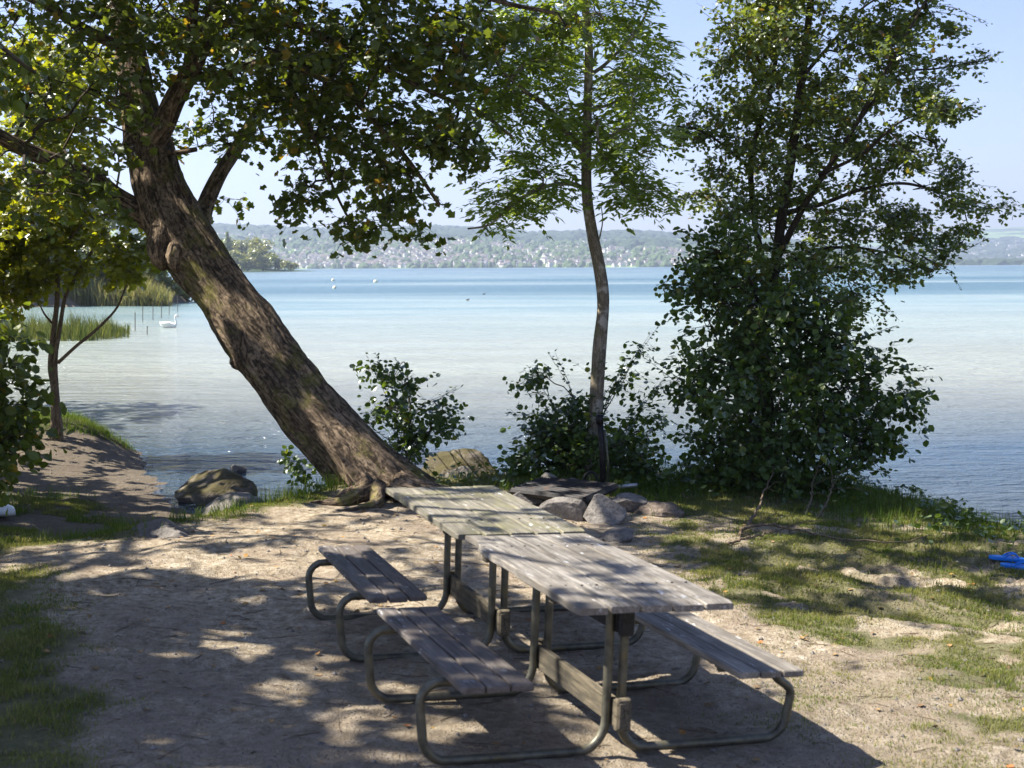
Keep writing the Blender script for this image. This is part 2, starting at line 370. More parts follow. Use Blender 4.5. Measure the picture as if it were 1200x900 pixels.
def boxv(mn, mx, M3=None, bev=.004):
    """chamfered box (edges along y and all top/bottom edges) -> verts, quads, tris"""
    x0, y0, z0 = mn; x1, y1, z1 = mx; b = bev
    prof = [(x0+b, z0), (x1-b, z0), (x1, z0+b), (x1, z1-b), (x1-b, z1), (x0+b, z1), (x0, z1-b), (x0, z0+b)]
    cx, cz = (x0+x1)/2, (z0+z1)/2; V = []
    for y, sh in ((y0, b), (y0+b, 0), (y1-b, 0), (y1, b)):
        for x, z in prof: V.append((x-math.copysign(sh, x-cx), y, z-math.copysign(sh, z-cz)))
    V = np.array(V); f = []
    for i in range(3):
        for j in range(8):
            f.append((i*8+j, (i+1)*8+j, (i+1)*8+(j+1) % 8, i*8+(j+1) % 8))
    n = len(V); V = np.vstack([V, [[cx, y0, cz]], [[cx, y1, cz]]]); t = []
    for j in range(8): t.append((n, j, (j+1) % 8)); t.append((n+1, 24+(j+1) % 8, 24+j))
    return V, f, t
def add_box(mb, mn, mx, mi=0, bev=.004, fn=None):
    V, f, t = boxv(mn, mx, bev=bev)
    if fn is not None: V = fn(V)
    b = mb.n; mb.add(V, f, mi); mb.f[3].append(np.array(t)+b); mb.m[3].append(np.full(len(t), mi))

# ------------------------------------------------------------------ terrain
WZ = -0.65
COAST = [(30, -60), (17, -25), (13, -5), (10, 3), (7.6, 8), (6.1, 11), (5.3, 12.6), (4.85, 14.2), (4.35, 15.5), (3.5, 16.2), (2.3, 16.4), (1.0, 16.3), (.1, 16.0), (-.6, 15.5), (-1.3, 15.4),
         (-2.1, 15.6), (-2.75, 15.5), (-3.2, 15.9), (-3.7, 17.0), (-4.15, 18.4), (-4.9, 20.2), (-5.7, 21.6), (-6.35, 22.8), (-7.2, 24.0), (-9.2, 25.0), (-13, 27), (-19, 38), (-27, 60), (-36, 88), (-38, 104), (-32, 109), (-26.5, 113),
         (-29, 120), (-45, 140), (-120, 190), (-400, 300), (-400, -120), (30, -120)]
CREST = [(-1.2, 14.6), (-1.9, 13.2), (-2.45, 12.1), (-2.95, 11.35), (-3.6, 10.6), (-5, 9.6), (-9, 8.3), (-9, 60), (-1.0, 60)]
def terrain_z(x, y):
    x = np.asarray(x, float); y = np.asarray(y, float)
    d = sdist(x, y, COAST)+(fbm(x*.9, y*.9, 3)-.5)*.5*sstep(200, 40, np.hypot(x, y))
    main = -.043*(x-.2); main = .14*np.tanh(main/.14)
    main = main+sstep(5.2, 0, y)*.75+sstep(30, 120, np.hypot(x, y))*1.2
    bank = sstep(0, 1.15, d)
    z = WZ-.03+(main-WZ+.03)*bank
    cw = sstep(-.1, 1.1, sdist(x, y, CREST))*sstep(-12, -8, -np.abs(x+3))
    cz = WZ-.03+np.clip(d, 0, 6)*.075
    mound = .50*np.exp(-(((x+7.1)/1.5)**2+((y-21.8)/1.7)**2))
    farl = sstep(-7.5, -11, x)*.5
    cz = cz+mound*sstep(0, .8, d)+farl
    z = z*(1-cw)+np.where(d > 0, cz, z)*cw
    z = np.where(d < 0, WZ-.03+np.maximum(d, -20)*.12, z)
    # micro relief
    near = sstep(60, 25, np.hypot(x, y))
    rel = (fbm(x*1.3, y*1.3, 3)-.5)*.07+(fbm(x*5, y*7, 3)-.5)*.045+(fbm(x*13, y*13, 2)-.5)*.016
    # eroded tree roots and gullies on the right
    rr = np.exp(-(((x-3.1)/1.5)**2+((y-10.2)/1.6)**2)); c, s = math.cos(2.45), math.sin(2.45)
    uu = x*c+y*s; vv = -x*s+y*c
    rel = rel+rr*(np.abs(fbm(uu*.9, vv*6, 3)-.5)*-.42+.03)
    return z+rel*near*sstep(-.3, .3, d)
def tz(x, y): return float(terrain_z(np.array([x]), np.array([y]))[0])
def axis(lo, a, b, hi, st, g=1.09):
    c = list(np.arange(a, b+1e-6, st)); s = st; v = b
    while v < hi: s *= g; v += s; c.append(min(v, hi))
    s = st; v = a; l = []
    while v > lo: s *= g; v -= s; l.append(max(v, lo))
    return np.array(l[::-1]+c)
gx = axis(-400, -5.2, 5.6, 60, .045); gy = axis(-100, 5.4, 16.6, 300, .045, 1.06)
GX, GY = np.meshgrid(gx, gy); xx, yy = GX.ravel(), GY.ravel()
zz = terrain_z(xx, yy); nx, ny = len(gx), len(gy)
# grass density over the ground, polygons given on the ground plane
def gp(pts): return [tuple(G(a, b)[:2]) for a, b in pts]
GR = [(gp([(-900, 700), (30, 690), (60, 730), (95, 820), (110, 870), (120, 950), (-2500, 1400)]), 1.0, .25),
      (gp([(-300, 640), (0, 628), (150, 600), (330, 572), (390, 572), (380, 598), (250, 622), (100, 655), (-10, 668), (-300, 690)]), .85, .18),
      (gp([(765, 640), (790, 680), (870, 715), (1000, 745), (1100, 740), (1300, 800), (1300, 600), (1100, 570), (1000, 552), (600, 545), (560, 560), (600, 575), (740, 580), (780, 600)]), .95, .3),
      (gp([(1080, 700), (1180, 700), (1500, 800), (1500, 1000), (1300, 960), (1180, 860), (1090, 770)]), .8, .3),
      (gp([(900, 770), (1010, 740), (1150, 820), (1300, 960), (1100, 960), (960, 850)]), .40, .35),
      (gp([(500, 548), (600, 545), (600, 572), (470, 580)]), .6, .2)]
def grass_d(x, y):
    g = np.zeros(np.shape(x))
    for poly, a, soft in GR:
        g = np.maximum(g, a*sstep(-soft, soft, sdist(x, y, poly)+(fbm(x*2.2, y*2.2, 3)-.5)*soft*2.5))
    dc = sdist(x, y, COAST)
    left = sdist(x, y, CREST)
    cove = (fbm(x*1.1+4, y*1.1, 3) > .44)*.95*sstep(.5, 1.2, left)*sstep(.9, 1.6, dc)*(y < 17.5)
    mnd = np.exp(-(((x+7.0)/1.35)**2+((y-21.9)/1.1)**2)) > .42
    g = np.maximum(g, cove); g = np.maximum(g, mnd*1.0); g = np.maximum(g, .8*(x < -8)*(dc > .6))
    bare = np.exp(-(((x-3.2)/1.1)**2+((y-10.0)/.9)**2))
    g = g*np.clip(1-.8*bare*(fbm(x*2.5, y*2.5, 2) > .5), 0, 1)*np.where((x > 1) & (fbm(x*1.7+8, y*2.6, 3) > .66), .4, 1)
    g = np.maximum(g, .7*(y < 3)*(x > 3))
    return g*sstep(.02, .25, dc)
gr = grass_d(xx, yy); dco = sdist(xx, yy, COAST)
wet_shade = sstep(.5, -.05, dco)*.9
wet_shade = np.maximum(wet_shade, .8*sstep(.3, 1.2, sdist(xx, yy, CREST))*sstep(-14, -10, xx))  # whole cove darkened: shade of the left bank painted into the soil
grit = np.maximum(sstep(8.6, 7.0, yy+(fbm(xx, yy, 3)-.5)*2), sstep(.2, 1, sdist(xx, yy, CREST)))  # gravel; in the cove its darker tone joins the painted shade
ii = np.arange(ny-1)[:, None]*nx; jj = np.arange(nx-1)[None, :]
mb = MB(); mb.add(np.stack([xx, yy, zz], -1), np.stack([ii+jj, ii+jj+1, ii+nx+jj+1, ii+nx+jj], -1).reshape(-1, 4))
tag(mb.build('ground', M['soil'], smooth=True, attrs={'grass': gr, 'wet_shade': wet_shade, 'grit': grit}), kind='structure')
# lake
wx = np.array([-9000, -2000, -300, 0, 300, 2000, 9000.]); wy = np.array([-150, 8, 30, 100, 400, 1500, 9500.])
WX, WY = np.meshgrid(wx, wy); ii = np.arange(6)[:, None]*7; jj = np.arange(6)[None, :]
mb = MB(); mb.add(np.stack([WX.ravel(), WY.ravel(), np.full(49, WZ)], -1), np.stack([ii+jj, ii+jj+1, ii+7+jj+1, ii+7+jj], -1).reshape(-1, 4))
tag(mb.build('lake_water', M['water']), kind='structure')

# far hills
def hill_a(x, y):
    a = x/y*F+600                                  # bearing
    ridge = np.interp(a, [-400, 100, 250, 330, 420, 500, 560, 620, 700, 760, 820, 900, 980, 1040, 1100, 1600], [48, 46, 45, 41, 35, 40, 38, 32, 33, 34, 30, 26, 14, 2, -3, -3])
    t = np.clip((y-2650)/1650, 0, 1.6)
    h = ridge*4300/F*(t**.75 if True else t)*np.where(t > 1, 1-.25*(t-1), 1)
    return h*(.88+.24*fbm(x*.0016, y*.0016, 4))+8*fbm(x*.006, y*.006, 3)*sstep(0, .2, t)*np.clip(ridge/15, 0, 1)-1.2
def hill_b(x, y):
    a = x/y*F+600
    ridge = np.interp(a, [-600, 600, 900, 1000, 1080, 1140, 1200, 1500, 2000], [10, 14, 22, 24, 29, 35, 38, 36, 30])
    t = np.clip((y-5200)/3000, 0, 1.5)
    return ridge*8200/F*t**.8*(.93+.14*fbm(x*.001, y*.001, 4))-1.2
def grid_obj(name, fn, x0, x1, y0, y1, n, m, mat):
    X, Y = np.meshgrid(np.linspace(x0, x1, n), np.linspace(y0, y1, m)); X = X*(Y/y1) if False else X
    Z = fn(X, Y); i = np.arange(m-1)[:, None]*n; j = np.arange(n-1)[None, :]
    mb = MB(); mb.add(np.stack([X.ravel(), Y.ravel(), Z.ravel()], -1), np.stack([i+j, i+j+1, i+n+j+1, i+n+j], -1).reshape(-1, 4))
    return tag(mb.build(name, mat, smooth=True), kind='structure')
grid_obj('far_hills', hill_a, -4500, 2400, 2640, 5600, 260, 110, M['hill'])
grid_obj('far_hills_beyond', hill_b, -3000, 6500, 5150, 9300, 200, 80, M['hill'])
def head_z(x, y): return 1.6*np.exp(-(((x+230)/85.)**4+((y-1010)/50.)**4))*2.2-1.6
grid_obj('headland', head_z, -420, -110, 900, 1120, 60, 40, M['hill'])

# ------------------------------------------------------------------ wanted light on the ground (used when leaves are grown: gaps in the canopy)
LIT = [([(-900, 760), (-40, 672), (60, 652), (210, 618), (330, 600), (455, 592), (540, 625), (540, 660), (520, 690), (430, 672), (380, 690), (300, 690), (180, 684), (60, 705), (-900, 770)], .66),
       ([(300, 680), (540, 690), (520, 760), (380, 740), (280, 715)], .45),
       ([(200, 745), (560, 740), (640, 900), (200, 900)], .15),
       ([(560, 640), (720, 640), (860, 700), (1010, 900), (660, 900), (600, 720)], .66),
       ([(720, 690), (860, 700), (1000, 735), (1200, 790), (1200, 960), (1040, 960), (860, 790)], .93),
       ([(480, 560), (740, 560), (770, 640), (600, 640)], .28), ([(330, 546), (640, 546), (640, 592), (330, 592)], .5), ([(-100, 560), (240, 560), (240, 640), (-100, 665)], .3),
       ([(740, 580), (1200, 600), (1250, 800), (1000, 735), (860, 700), (740, 640)], .30),
       ([(1060, 690), (1260, 700), (1260, 820), (1100, 780)], .8)]
def lit_want(P, out=.3):
    """True where the light ray through P should get through"""
    S = P-SUN*((P[:, 2]-0.0)/SUN[2])[:, None]
    px, py = proj(S); px = np.nan_to_num(px, nan=-9e3); py = np.nan_to_num(py, nan=-9e3)
    p = np.full(len(P), .03)
    for poly, v in LIT:
        p = np.where(inpoly(px, py, poly), v, p)
    p = np.where((px < -60) | (px > 1260) | (py > 980) | (py < 545), out, p)
    n = .45*fbm(S[:, 0]*1.5+3, S[:, 1]*2.6, 2)+.55*vnoise(S[:, 0]*7, S[:, 1]*9+9)
    n = np.where(p < .2, .2*fbm(S[:, 0]*1.5+3, S[:, 1]*2.6, 2)+.8*vnoise(S[:, 0]*6.5, S[:, 1]*8+9)+.05, n)
    q = sstep(.22, .78, n)
    return q < p

# ------------------------------------------------------------------ foliage
SHAPES = {  # local leaf outline (along, across, lift), faces
    'broad': (np.array([(0, 0, 0), (.35, .42, .06), (.8, .33, .04), (1.05, 0, -.06), (.8, -.33, .04), (.35, -.42, .06)]), np.array([(0, 1, 2, 3), (0, 3, 4, 5)])),
    'maple': (np.array([(0, 0, 0), (.05, .38, .05), (.42, .30, .03), (.55, .56, .05), (1.0, 0, -.08), (.55, -.56, .05), (.42, -.30, .03), (.05, -.38, .05)]), np.array([(0, 1, 2, 4), (0, 4, 6, 7), (2, 3, 4, 4), (6, 4, 5, 5)])),
    'lens': (np.array([(0, 0, 0), (.5, .17, .03), (1, 0, -.05), (.5, -.17, .03)]), np.array([(0, 1, 2, 3)])),
    'quad': (np.array([(0, -.3, 0), (0, .3, 0), (.9, .36, -.05), (.95, -.3, .03)]), np.array([(0, 1, 2, 3)])),
}
def unit(v): return v/(np.linalg.norm(v, axis=-1, keepdims=True)+1e-9)
def add_leaves(mb, P, T, Nn, S, shape, mi):
    lo, fa = SHAPES[shape]; n = len(P)
    if n == 0: return
    T = unit(T); W = unit(np.cross(Nn, T)); Nn = np.cross(T, W)
    V = P[:, None]+S[:, None, None]*(lo[None, :, 0, None]*T[:, None]+lo[None, :, 1, None]*W[:, None]+lo[None, :, 2, None]*Nn[:, None])
    base = (np.arange(n)*len(lo))[:, None, None]
    q = fa[fa[:, 2] != fa[:, 3]]; t = fa[fa[:, 2] == fa[:, 3]][:, :3]
    b0 = mb.n
    mb.add(V.reshape(-1, 3), (base+q[None]).reshape(-1, 4), mi)
    if len(t): mb.f[3].append((base+t[None]).reshape(-1, 3)+b0); mb.m[3].append(np.full(n*len(t), mi))

def grow(mb, nodes, clusters, spec, bark_mi=0, leaf_mi=1, keepfn=None, rng=RNG):
    """join every foliage cluster to the nearest older wood, then hang leaves on side twigs"""
    nodes = list(map(np.asarray, nodes)); par = [-1]*len(nodes); n0 = len(nodes)
    C = np.asarray(clusters); C = C if keepfn is None else C[keepfn(C) | (rng.random(len(C)) < .12)]; arr = np.zeros((n0+len(C)*3, 3)); arr[:n0] = nodes; cnt = n0
    d0 = np.array([np.min(np.linalg.norm(arr[:n0]-c, axis=1)) for c in C]); order = np.argsort(d0); tips = []; parent = [-1]*n0
    for i in order:
        c = C[i]; d = np.linalg.norm(arr[:cnt]-c, axis=1)+.35*np.maximum(0, arr[:cnt, 2]-c[2]); j = int(np.argmin(d)); a = arr[j]; L = np.linalg.norm(c-a)
        m1 = a+(c-a)*.36+rng.normal(0, .06, 3)*L+np.array([0, 0, .07*L]); m2 = a+(c-a)*.7+rng.normal(0, .05, 3)*L+np.array([0, 0, .06*L])
        for q in (m1, m2, c):
            arr[cnt] = q; parent.append(j); j = cnt; cnt += 1
        tips.append((cnt-1, unit(c-m2)))
    w = np.zeros(cnt)
    for t, _ in tips:
        k = t
        while k >= 0: w[k] += 1; k = parent[k]
    tr = spec.get('twig', .006)
    ch = {}
    for k in range(n0, cnt): ch.setdefault(parent[k], []).append(k)
    starts = [(p, k) for p, l in ch.items() for k in l if p < n0 or l.index(k) > 0]
    for p, k in starts:                      # chains
        line = [p, k]
        while k in ch: k = ch[k][0]; line.append(k)
        P = arr[line]; r = tr*np.sqrt(w[line]); r[0] = r[1]; r = np.minimum(r, spec.get('maxr', .05))
        if len(P) > 2 and (keepfn is None or keepfn(P).mean() > .5 or w[line[1]] > 6): add_tube(mb, P, r, 5, bark_mi, False)
    n = spec['n']; R = spec['r']; size = spec['size']; PP = []; TT = []; NN = []
    for t, d in tips:
        c = arr[t]; nt = spec.get('nt', 5); per = max(1, n//nt)
        for s in range(nt):
            a = rng.random()*6.283; dirn = unit(d*.55+np.array([math.cos(a), math.sin(a), rng.normal(-.05, .35)]))
            L = R*rng.uniform(.55, 1.15); st = c+rng.normal(0, .25, 3)*R*np.array([1, 1, .6]); en = st+dirn*L-np.array([0, 0, spec.get('droop', .12)*L])
            if keepfn is None or keepfn(np.array([c, (st+en)/2, en])).all(): add_tube(mb, [c-d*.1*R, st*.5+c*.5, (st+en)/2+np.array([0, 0, .03]), en], [tr*.8, tr*.7, tr*.5, tr*.25], 3, bark_mi, False)
            if spec['shape'] == 'ash':
                for q in range(per):
                    u = rng.uniform(.1, 1); b = st+(en-st)*u; a = rng.random()*6.283; ld = unit(dirn*.6+np.array([math.cos(a), math.sin(a), -.25])); LL = spec['len']*rng.uniform(.7, 1.15)
                    e = b+ld*LL-np.array([0, 0, .2*LL]); sd = unit(np.cross(ld, [0, 0, 1.0]))
                    for k2 in range(1, 6):
                        f = k2/5.5; base = b+(e-b)*f-np.array([0, 0, .12*LL*f*f])
                        for sg in (-1, 1):
                            PP.append(base); TT.append(ld*.55+sd*sg+np.array([0, 0, rng.normal(-.2, .15)])); NN.append(np.array([0, -.25, 1.0])+rng.normal(0, .7, 3))
                    PP.append(e); TT.append(ld); NN.append(np.array([0, 0, 1.0])+rng.normal(0, .3, 3))
            else:
                u = rng.random(per)**.7; b = st+(en-st)*u[:, None]+rng.normal(0, .035, (per, 3)); a = rng.normal(0, 1, (per, 3)); a[:, 2] = a[:, 2]*.5-.45
                PP.extend(b); TT.extend(unit(dirn*.6+unit(a)*1.0)); NN.extend(np.array([0, 0, 1.0])+rng.normal(0, spec.get('tilt', .5), (per, 3)))
    P = np.array(PP); T = np.array(TT); Q = np.array(NN); S = size*rng.uniform(.55, 1.2, len(P))
    if keepfn is not None:
        k = keepfn(P) & keepfn(P+unit(T)*S[:, None]); P, T, Q, S = P[k], T[k], Q[k], S[k]
    add_leaves(mb, P, T, Q, S, 'lens' if spec['shape'] == 'ash' else spec['shape'], leaf_mi)
    return len(P)

def blobs(bl, n, rng=RNG, jit=0):
    """bl: (px, py, rx, ry, depth, half thickness); cluster points inside those ellipsoids, at true size"""
    a = np.array([b[2]*b[3]*(b[6] if len(b) > 6 else 1) for b in bl], float); cnt = rng.multinomial(n, a/a.sum()); out = []
    for b, k in zip(bl, cnt):
        v = unit(rng.normal(0, 1, (k, 3)))*(rng.random((k, 1))**(1/2.4))
        for q in v: out.append(A(b[0]+q[0]*b[2], b[1]+q[1]*b[3], b[4]+q[2]*b[5]))
    return out
def limb_nodes(P, step=.18):
    P = np.asarray(P); L = np.linalg.norm(np.diff(P, axis=0), axis=1).sum(); return list(spline(P, max(3, int(L/step))))
def pxl(pts): return [A(x, y, Y) for x, y, Y in pts]

def tree(name, label, cat, limbs, cl, spec, bark, leaf, group=None, keep=None, base=None, shoots=None, crown='crown', seed=1):
    """limbs: list of (points, r0, r1); first is the trunk"""
    rng = np.random.default_rng(seed)
    base = np.asarray(limbs[0][0][0] if base is None else base)
    root = empty(name, tuple(base), label, cat, group)
    mb = MB(); nodes = []
    for li, (P, r0, r1) in enumerate(limbs):
        L = np.linalg.norm(np.diff(np.asarray(P), axis=0), axis=1).sum(); S = spline(P, max(6, int(L/.07))); t = np.linspace(0, 1, len(S)); r = r0+(r1-r0)*t**.8
        if li == 0: r = r*(1+.6*np.exp(-t*L/.25))
        k = 14; a = np.arange(k)*2*math.pi/k
        rad = 1+.10*(vnoise(a[None, :]*1.9+li*7, (t*L*3)[:, None]+li)-.5)*2
        add_tube(mb, S, r, k, 0, True, rad); nd = limb_nodes(P); nodes += nd[(int(len(nd)*.35) if li == 0 else 0):]
    mb.build('trunk' if len(limbs) and cat != 'bush' else 'stem', bark, root, smooth=True)
    mb = MB(); n = grow(mb, nodes, cl, spec, keepfn=keep, rng=rng)
    for pp, Y in (shoots or []):
        for v in range(2):
            q = [A(x+rng.normal(0, 5)*(i > 0), y+rng.normal(0, 5)*(i > 0), Y+rng.normal(0, .12)) for i, (x, y) in enumerate(pp)]; S = spline(q, 40); add_tube(mb, S, np.linspace(.006, .0015, 40), 5, 0, False)
            L = np.linalg.norm(np.diff(S, axis=0), axis=1).sum(); m = int(L/.038); u = np.linspace(.12, 1, m)*39; i = np.minimum(u.astype(int), 38); b = S[i]+(S[i+1]-S[i])*(u-i)[:, None]; d = unit(S[i+1]-S[i]); sd = unit(np.cross(d, [0, 0, 1.0]))*np.where(np.arange(m) % 2, 1, -1)[:, None]
            add_leaves(mb, b+rng.normal(0, .01, b.shape), d*.7+sd+np.array([0, 0, -.25])+rng.normal(0, .35, b.shape), np.array([0, 0, 1.0])+rng.normal(0, .45, b.shape), spec['size']*rng.uniform(.6, 1.1, m)*(1-.35*np.linspace(0, 1, m)**3), 'broad', 1)
    mb.build(crown, [bark, leaf], root)
    return root
# ------------------------------------------------------------------ the big leaning tree
def gz(px, py, dz=0):
    """ground point seen at this pixel of the layout (a few steps of walking down the ray)"""
    z = 0.0
    for _ in range(6):
        p = G(px, py, z); z = .5*z+.5*tz(p[0], p[1])
    p = G(px, py, z); return np.array([p[0], p[1], tz(p[0], p[1])+dz])
BT = 13.7; P1 = F/BT
def big_tree():
    core = [(468, 612, 13.75, 66), (446, 578, 13.75, 56), (412, 536, 13.7, 46), (358, 474, 13.65, 42.5), (322, 428, 13.6, 41), (298, 395, 13.6, 42), (262, 345, 13.55, 37.5), (230, 302, 13.5, 41), (205, 262, 13.5, 40), (189, 225, 13.5, 35), (180, 190, 13.5, 32), (172, 160, 13.5, 30), (163, 118, 13.5, 24), (152, 60, 13.5, 20), (140, 5, 13.4, 18), (128, -70, 13.3, 15), (120, -150, 13.3, 11), (118, -230, 13.4, 7)]
    core = [(x, y, 13.75+max(0, 560-y)/500*1.75, r) for x, y, Y, r in core]
    pts = np.array([list(A(x, y, Y))+[r*Y/F] for x, y, Y, r in core])
    S = spline(pts, 330); P = S[:, :3]; r = S[:, 3]*.84; n = len(P); k = 132
    s = np.r_[0, np.cumsum(np.linalg.norm(np.diff(P, axis=0), axis=1))]; a = np.arange(k)*2*math.pi/k
    aa = np.broadcast_to(a[None], (n, k)); ss = np.broadcast_to(s[:, None], (n, k)); ca, sa = np.cos(aa), np.sin(aa)
    def per(fa, fs, o=3, seed=0.): return fbm(ca*fa+11+seed, sa*fa+ss*fs+5+seed*2, o)
    # long twisting furrows, lumps, burrs
    tw = aa+.25*np.sin(ss*.9)+.5*fbm(ss*.6, ca+3, 2)
    ridge = np.abs(np.sin(tw*13+4*per(1.2, .5)))**.7*.5+np.abs(np.sin(tw*27+9*per(2., 1.2, 3, 2.)))*.35
    m = 1+.15*(per(1.1, .8)-.5)*2+.085*(ridge-.5)*(.4+1.2*per(2, 1.5, 2, 6.))+.09*(per(6, 3.5, 4, 4.)-.5)*2
    # buttress flutes at the foot
    ft = np.exp(-ss/.55); m = m+ft*(.32*np.cos(aa*5+1.0)+.15*np.cos(aa*3))
    mb = MB(); add_tube(mb, P, r, k, 0, True, m)
    TY = 1.0
    # surface roots running out over the ground
    b = gz(450, 588)
    for ang, L, r0 in ((-.1, 1.1, .13), (.45, .8, .11), (-.7, 1.1, .085), (-1.9, .8, .065), (-2.7, .7, .07), (1.3, .7, .1), (2.6, .5, .1)):
        q = []
        for t in np.linspace(0, 1, 9):
            x = b[0]+math.cos(ang+.25*math.sin(t*4))*(.12+L*t); y = b[1]+math.sin(ang+.25*math.sin(t*4))*(.12+L*t)*.8; q.append((x, y, tz(x, y)+.14*(1-t)**2+.01-.04*t))
        t = np.linspace(0, 1, 26); add_tube(mb, spline(q, 26), r0*(1-t)**.8+.012, 12, 0, True, 1+.2*(vnoise(np.arange(12)[None]*1.3, t[:, None]*9+ang)-.5))
    # knob on the outer bend and the burr under the left branch
    def lump(c, rad, sc=(1, 1, 1)):
        u = np.linspace(-1, 1, 12); cc = np.array([0, 0, 1.0]); PP = np.array([c+cc*t*rad*sc[2] for t in u]); add_tube(mb, PP, np.sqrt(np.clip(1-u*u, .02, 1))*rad*sc[0], 16, 0, True, 1+.18*(vnoise(np.arange(16)[None]*.9, u[:, None]*3)-.5)*2)
    lump(A(286, 408, 14.15), .12, (1, 1, 2.2)); lump(A(278, 423, 14.2), .075, (1, 1, 1.2)); lump(A(190, 286, 14.55), .15, (1, 1, 1.8)); lump(A(206, 300, 14.42), .10, (1, 1, 1.6))
    root = empty('leaning_tree', tuple(b), 'massive old tree with furrowed bark leaning out over the bank behind the tables', 'tree')
    mb.build('trunk', M['bark_big'], root, smooth=True)
    limbs = {
     'b': ([(176, 168, 13.5), (190, 150, 13.45), (204, 118, 13.4), (222, 85, 13.3), (236, 55, 13.2), (250, 20, 13.1), (262, -30, 12.9), (285, -90, 12.8), (300, -150, 12.8)], 15, 6),
     'c': ([(222, 305, 13.5), (234, 284, 13.6), (237, 255, 13.8), (244, 232, 13.9), (258, 204, 14.0), (275, 178, 14.1), (291, 150, 14.2), (315, 118, 14.3), (352, 90, 14.4), (400, 70, 14.5)], 13, 5),
     'd': ([(182, 262, 13.5), (158, 246, 13.4), (134, 231, 13.3), (110, 211, 13.1), (80, 196, 12.9), (40, 180, 12.7), (-20, 150, 12.4), (-100, 110, 12.2)], 15, 6),
     'e': ([(222, 88, 13.3), (250, 90, 13.2), (285, 78, 13.0), (325, 72, 12.8), (370, 88, 12.6), (410, 112, 12.4), (445, 150, 12.3), (480, 190, 12.2), (515, 240, 12.1)], 7, 2),
     'f': ([(246, 28, 13.1), (300, 26, 12.9), (350, 30, 12.7), (400, 55, 12.5), (450, 80, 12.3), (510, 110, 12.1), (560, 130, 12.0), (600, 160, 11.9)], 6, 1.6),
     'g': ([(262, -30, 12.9), (330, -50, 12.6), (420, -50, 12.3), (500, -30, 12.0), (580, 0, 11.8), (650, 15, 11.7)], 7, 2),
     'h': ([(152, 60, 13.5), (110, 40, 13.0), (60, 10, 12.5), (0, -20, 12.1), (-60, -60, 12)], 8, 3),
     'i': ([(140, 5, 13.4), (190, -60, 14.2), (240, -140, 14.8), (300, -200, 15.2)], 8, 3),
     'j': ([(325, 72, 12.8), (355, 130, 12.7), (378, 190, 12.6), (400, 240, 12.6), (420, 275, 12.6)], 3, 1.2),
     'k': ([(190, 178, 13.45), (205, 179, 13.3), (230, 175, 13.2)], 4.2, 2.6)}
    nodes = list(limb_nodes(P[210:])); limbs = {kk_: ([(x, y, Y+1.45) for x, y, Y in pp], r0, r1) for kk_, (pp, r0, r1) in limbs.items()}
    limbs['l'] = ([(222, 85, 14.75), (225, 20, 14.0), (235, -60, 13.0), (250, -150, 12.0), (280, -230, 11.0), (330, -300, 10.2)], 8, 3)  # limb carrying the added lobe above the view
    for key, (pp, r0, r1) in limbs.items():
        q = pxl(pp); L = np.linalg.norm(np.diff(np.array(q), axis=0), axis=1).sum(); S = spline(q, max(8, int(L/.06))); t = np.linspace(0, 1, len(S)); kk = 20
        rad = 1+.10*(vnoise(np.arange(kk)[None]*.8+ord(key[0]), (t*L*2.5)[:, None])-.5)*2+.05*np.abs(np.sin(np.arange(kk)[None]*2.4+2*np.sin(t*L*2)[:, None]))
        mb = MB(); add_tube(mb, S, (r0+(r1-r0)*t**.8)/P1, kk, 0, True, rad)
        mb.build('broken_branch' if key == 'k' else 'branch', M['bark_big'], root, smooth=True)
        if key not in 'k': nodes += limb_nodes(q)[2:]
    bl = [(60, 30, 120, 70, 13, 1.8), (170, 20, 110, 60, 13, 1.8), (300, 30, 110, 60, 13, 1.8), (400, 60, 110, 70, 12.8, 1.6), (470, 40, 90, 60, 12.4, 1.4), (545, 45, 60, 60, 12, 1.0, .6),
          (60, 110, 110, 60, 12.6, 1.6), (130, 130, 60, 55, 12.2, .9), (260, 80, 80, 50, 13.2, 1.5), (330, 130, 80, 50, 13.2, 1.3), (410, 150, 70, 55, 12.8, 1.0), (370, 200, 40, 35, 12.7, .6), (450, 215, 40, 40, 12.4, .7), (480, 250, 38, 28, 12.2, .6), (420, 262, 26, 26, 12.5, .4),
          (352, 232, 22, 18, 12.8, .4), (350, 262, 14, 10, 12.8, .3), (520, 130, 60, 45, 12.1, .8), (550, 175, 28, 22, 12, .5), (600, 20, 50, 36, 11.8, .7, .5), (655, 20, 50, 20, 11.8, .5, .4), (510, 280, 22, 10, 12.1, .3),
          (262, 205, 16, 12, 13.9, .3), (262, 228, 38, 14, 14.0, .4), (230, 180, 20, 15, 14.2, .4), (240, 150, 40, 30, 14, .8), (30, 190, 60, 45, 12.6, .9), (80, 235, 50, 25, 12.9, .6),
          (100, -80, 170, 80, 13.2, 2.2), (300, -90, 170, 80, 13, 2.2), (480, -80, 130, 70, 12.4, 1.6), (200, -220, 180, 90, 13.5, 2.2), (-80, 60, 90, 110, 12.4, 1.5), (50, 205, 85, 30, 11.2, .5, 1.6), (110, 190, 40, 26, 11.4, .5, 1.5)]
    bl = [(x[0], x[1], x[2], x[3], x[4]+1.35)+tuple(x[5:]) for x in bl]
    cl = blobs(bl, 1080, np.random.default_rng(5)); rg5 = np.random.default_rng(55)
    cl += list(np.array([-2.8, 11.1, 6.9])+unit(rg5.normal(0, 1, (520, 3)))*(rg5.random((520, 1))**.4)*np.array([3.4, 2.6, 1.3]))  # crown lobe out of view, added to shade the ground at right
    mb = MB(); spec = dict(n=44, nt=5, r=.30, size=.082, shape='maple', droop=.28, twig=.0042, maxr=.035, tilt=.6)
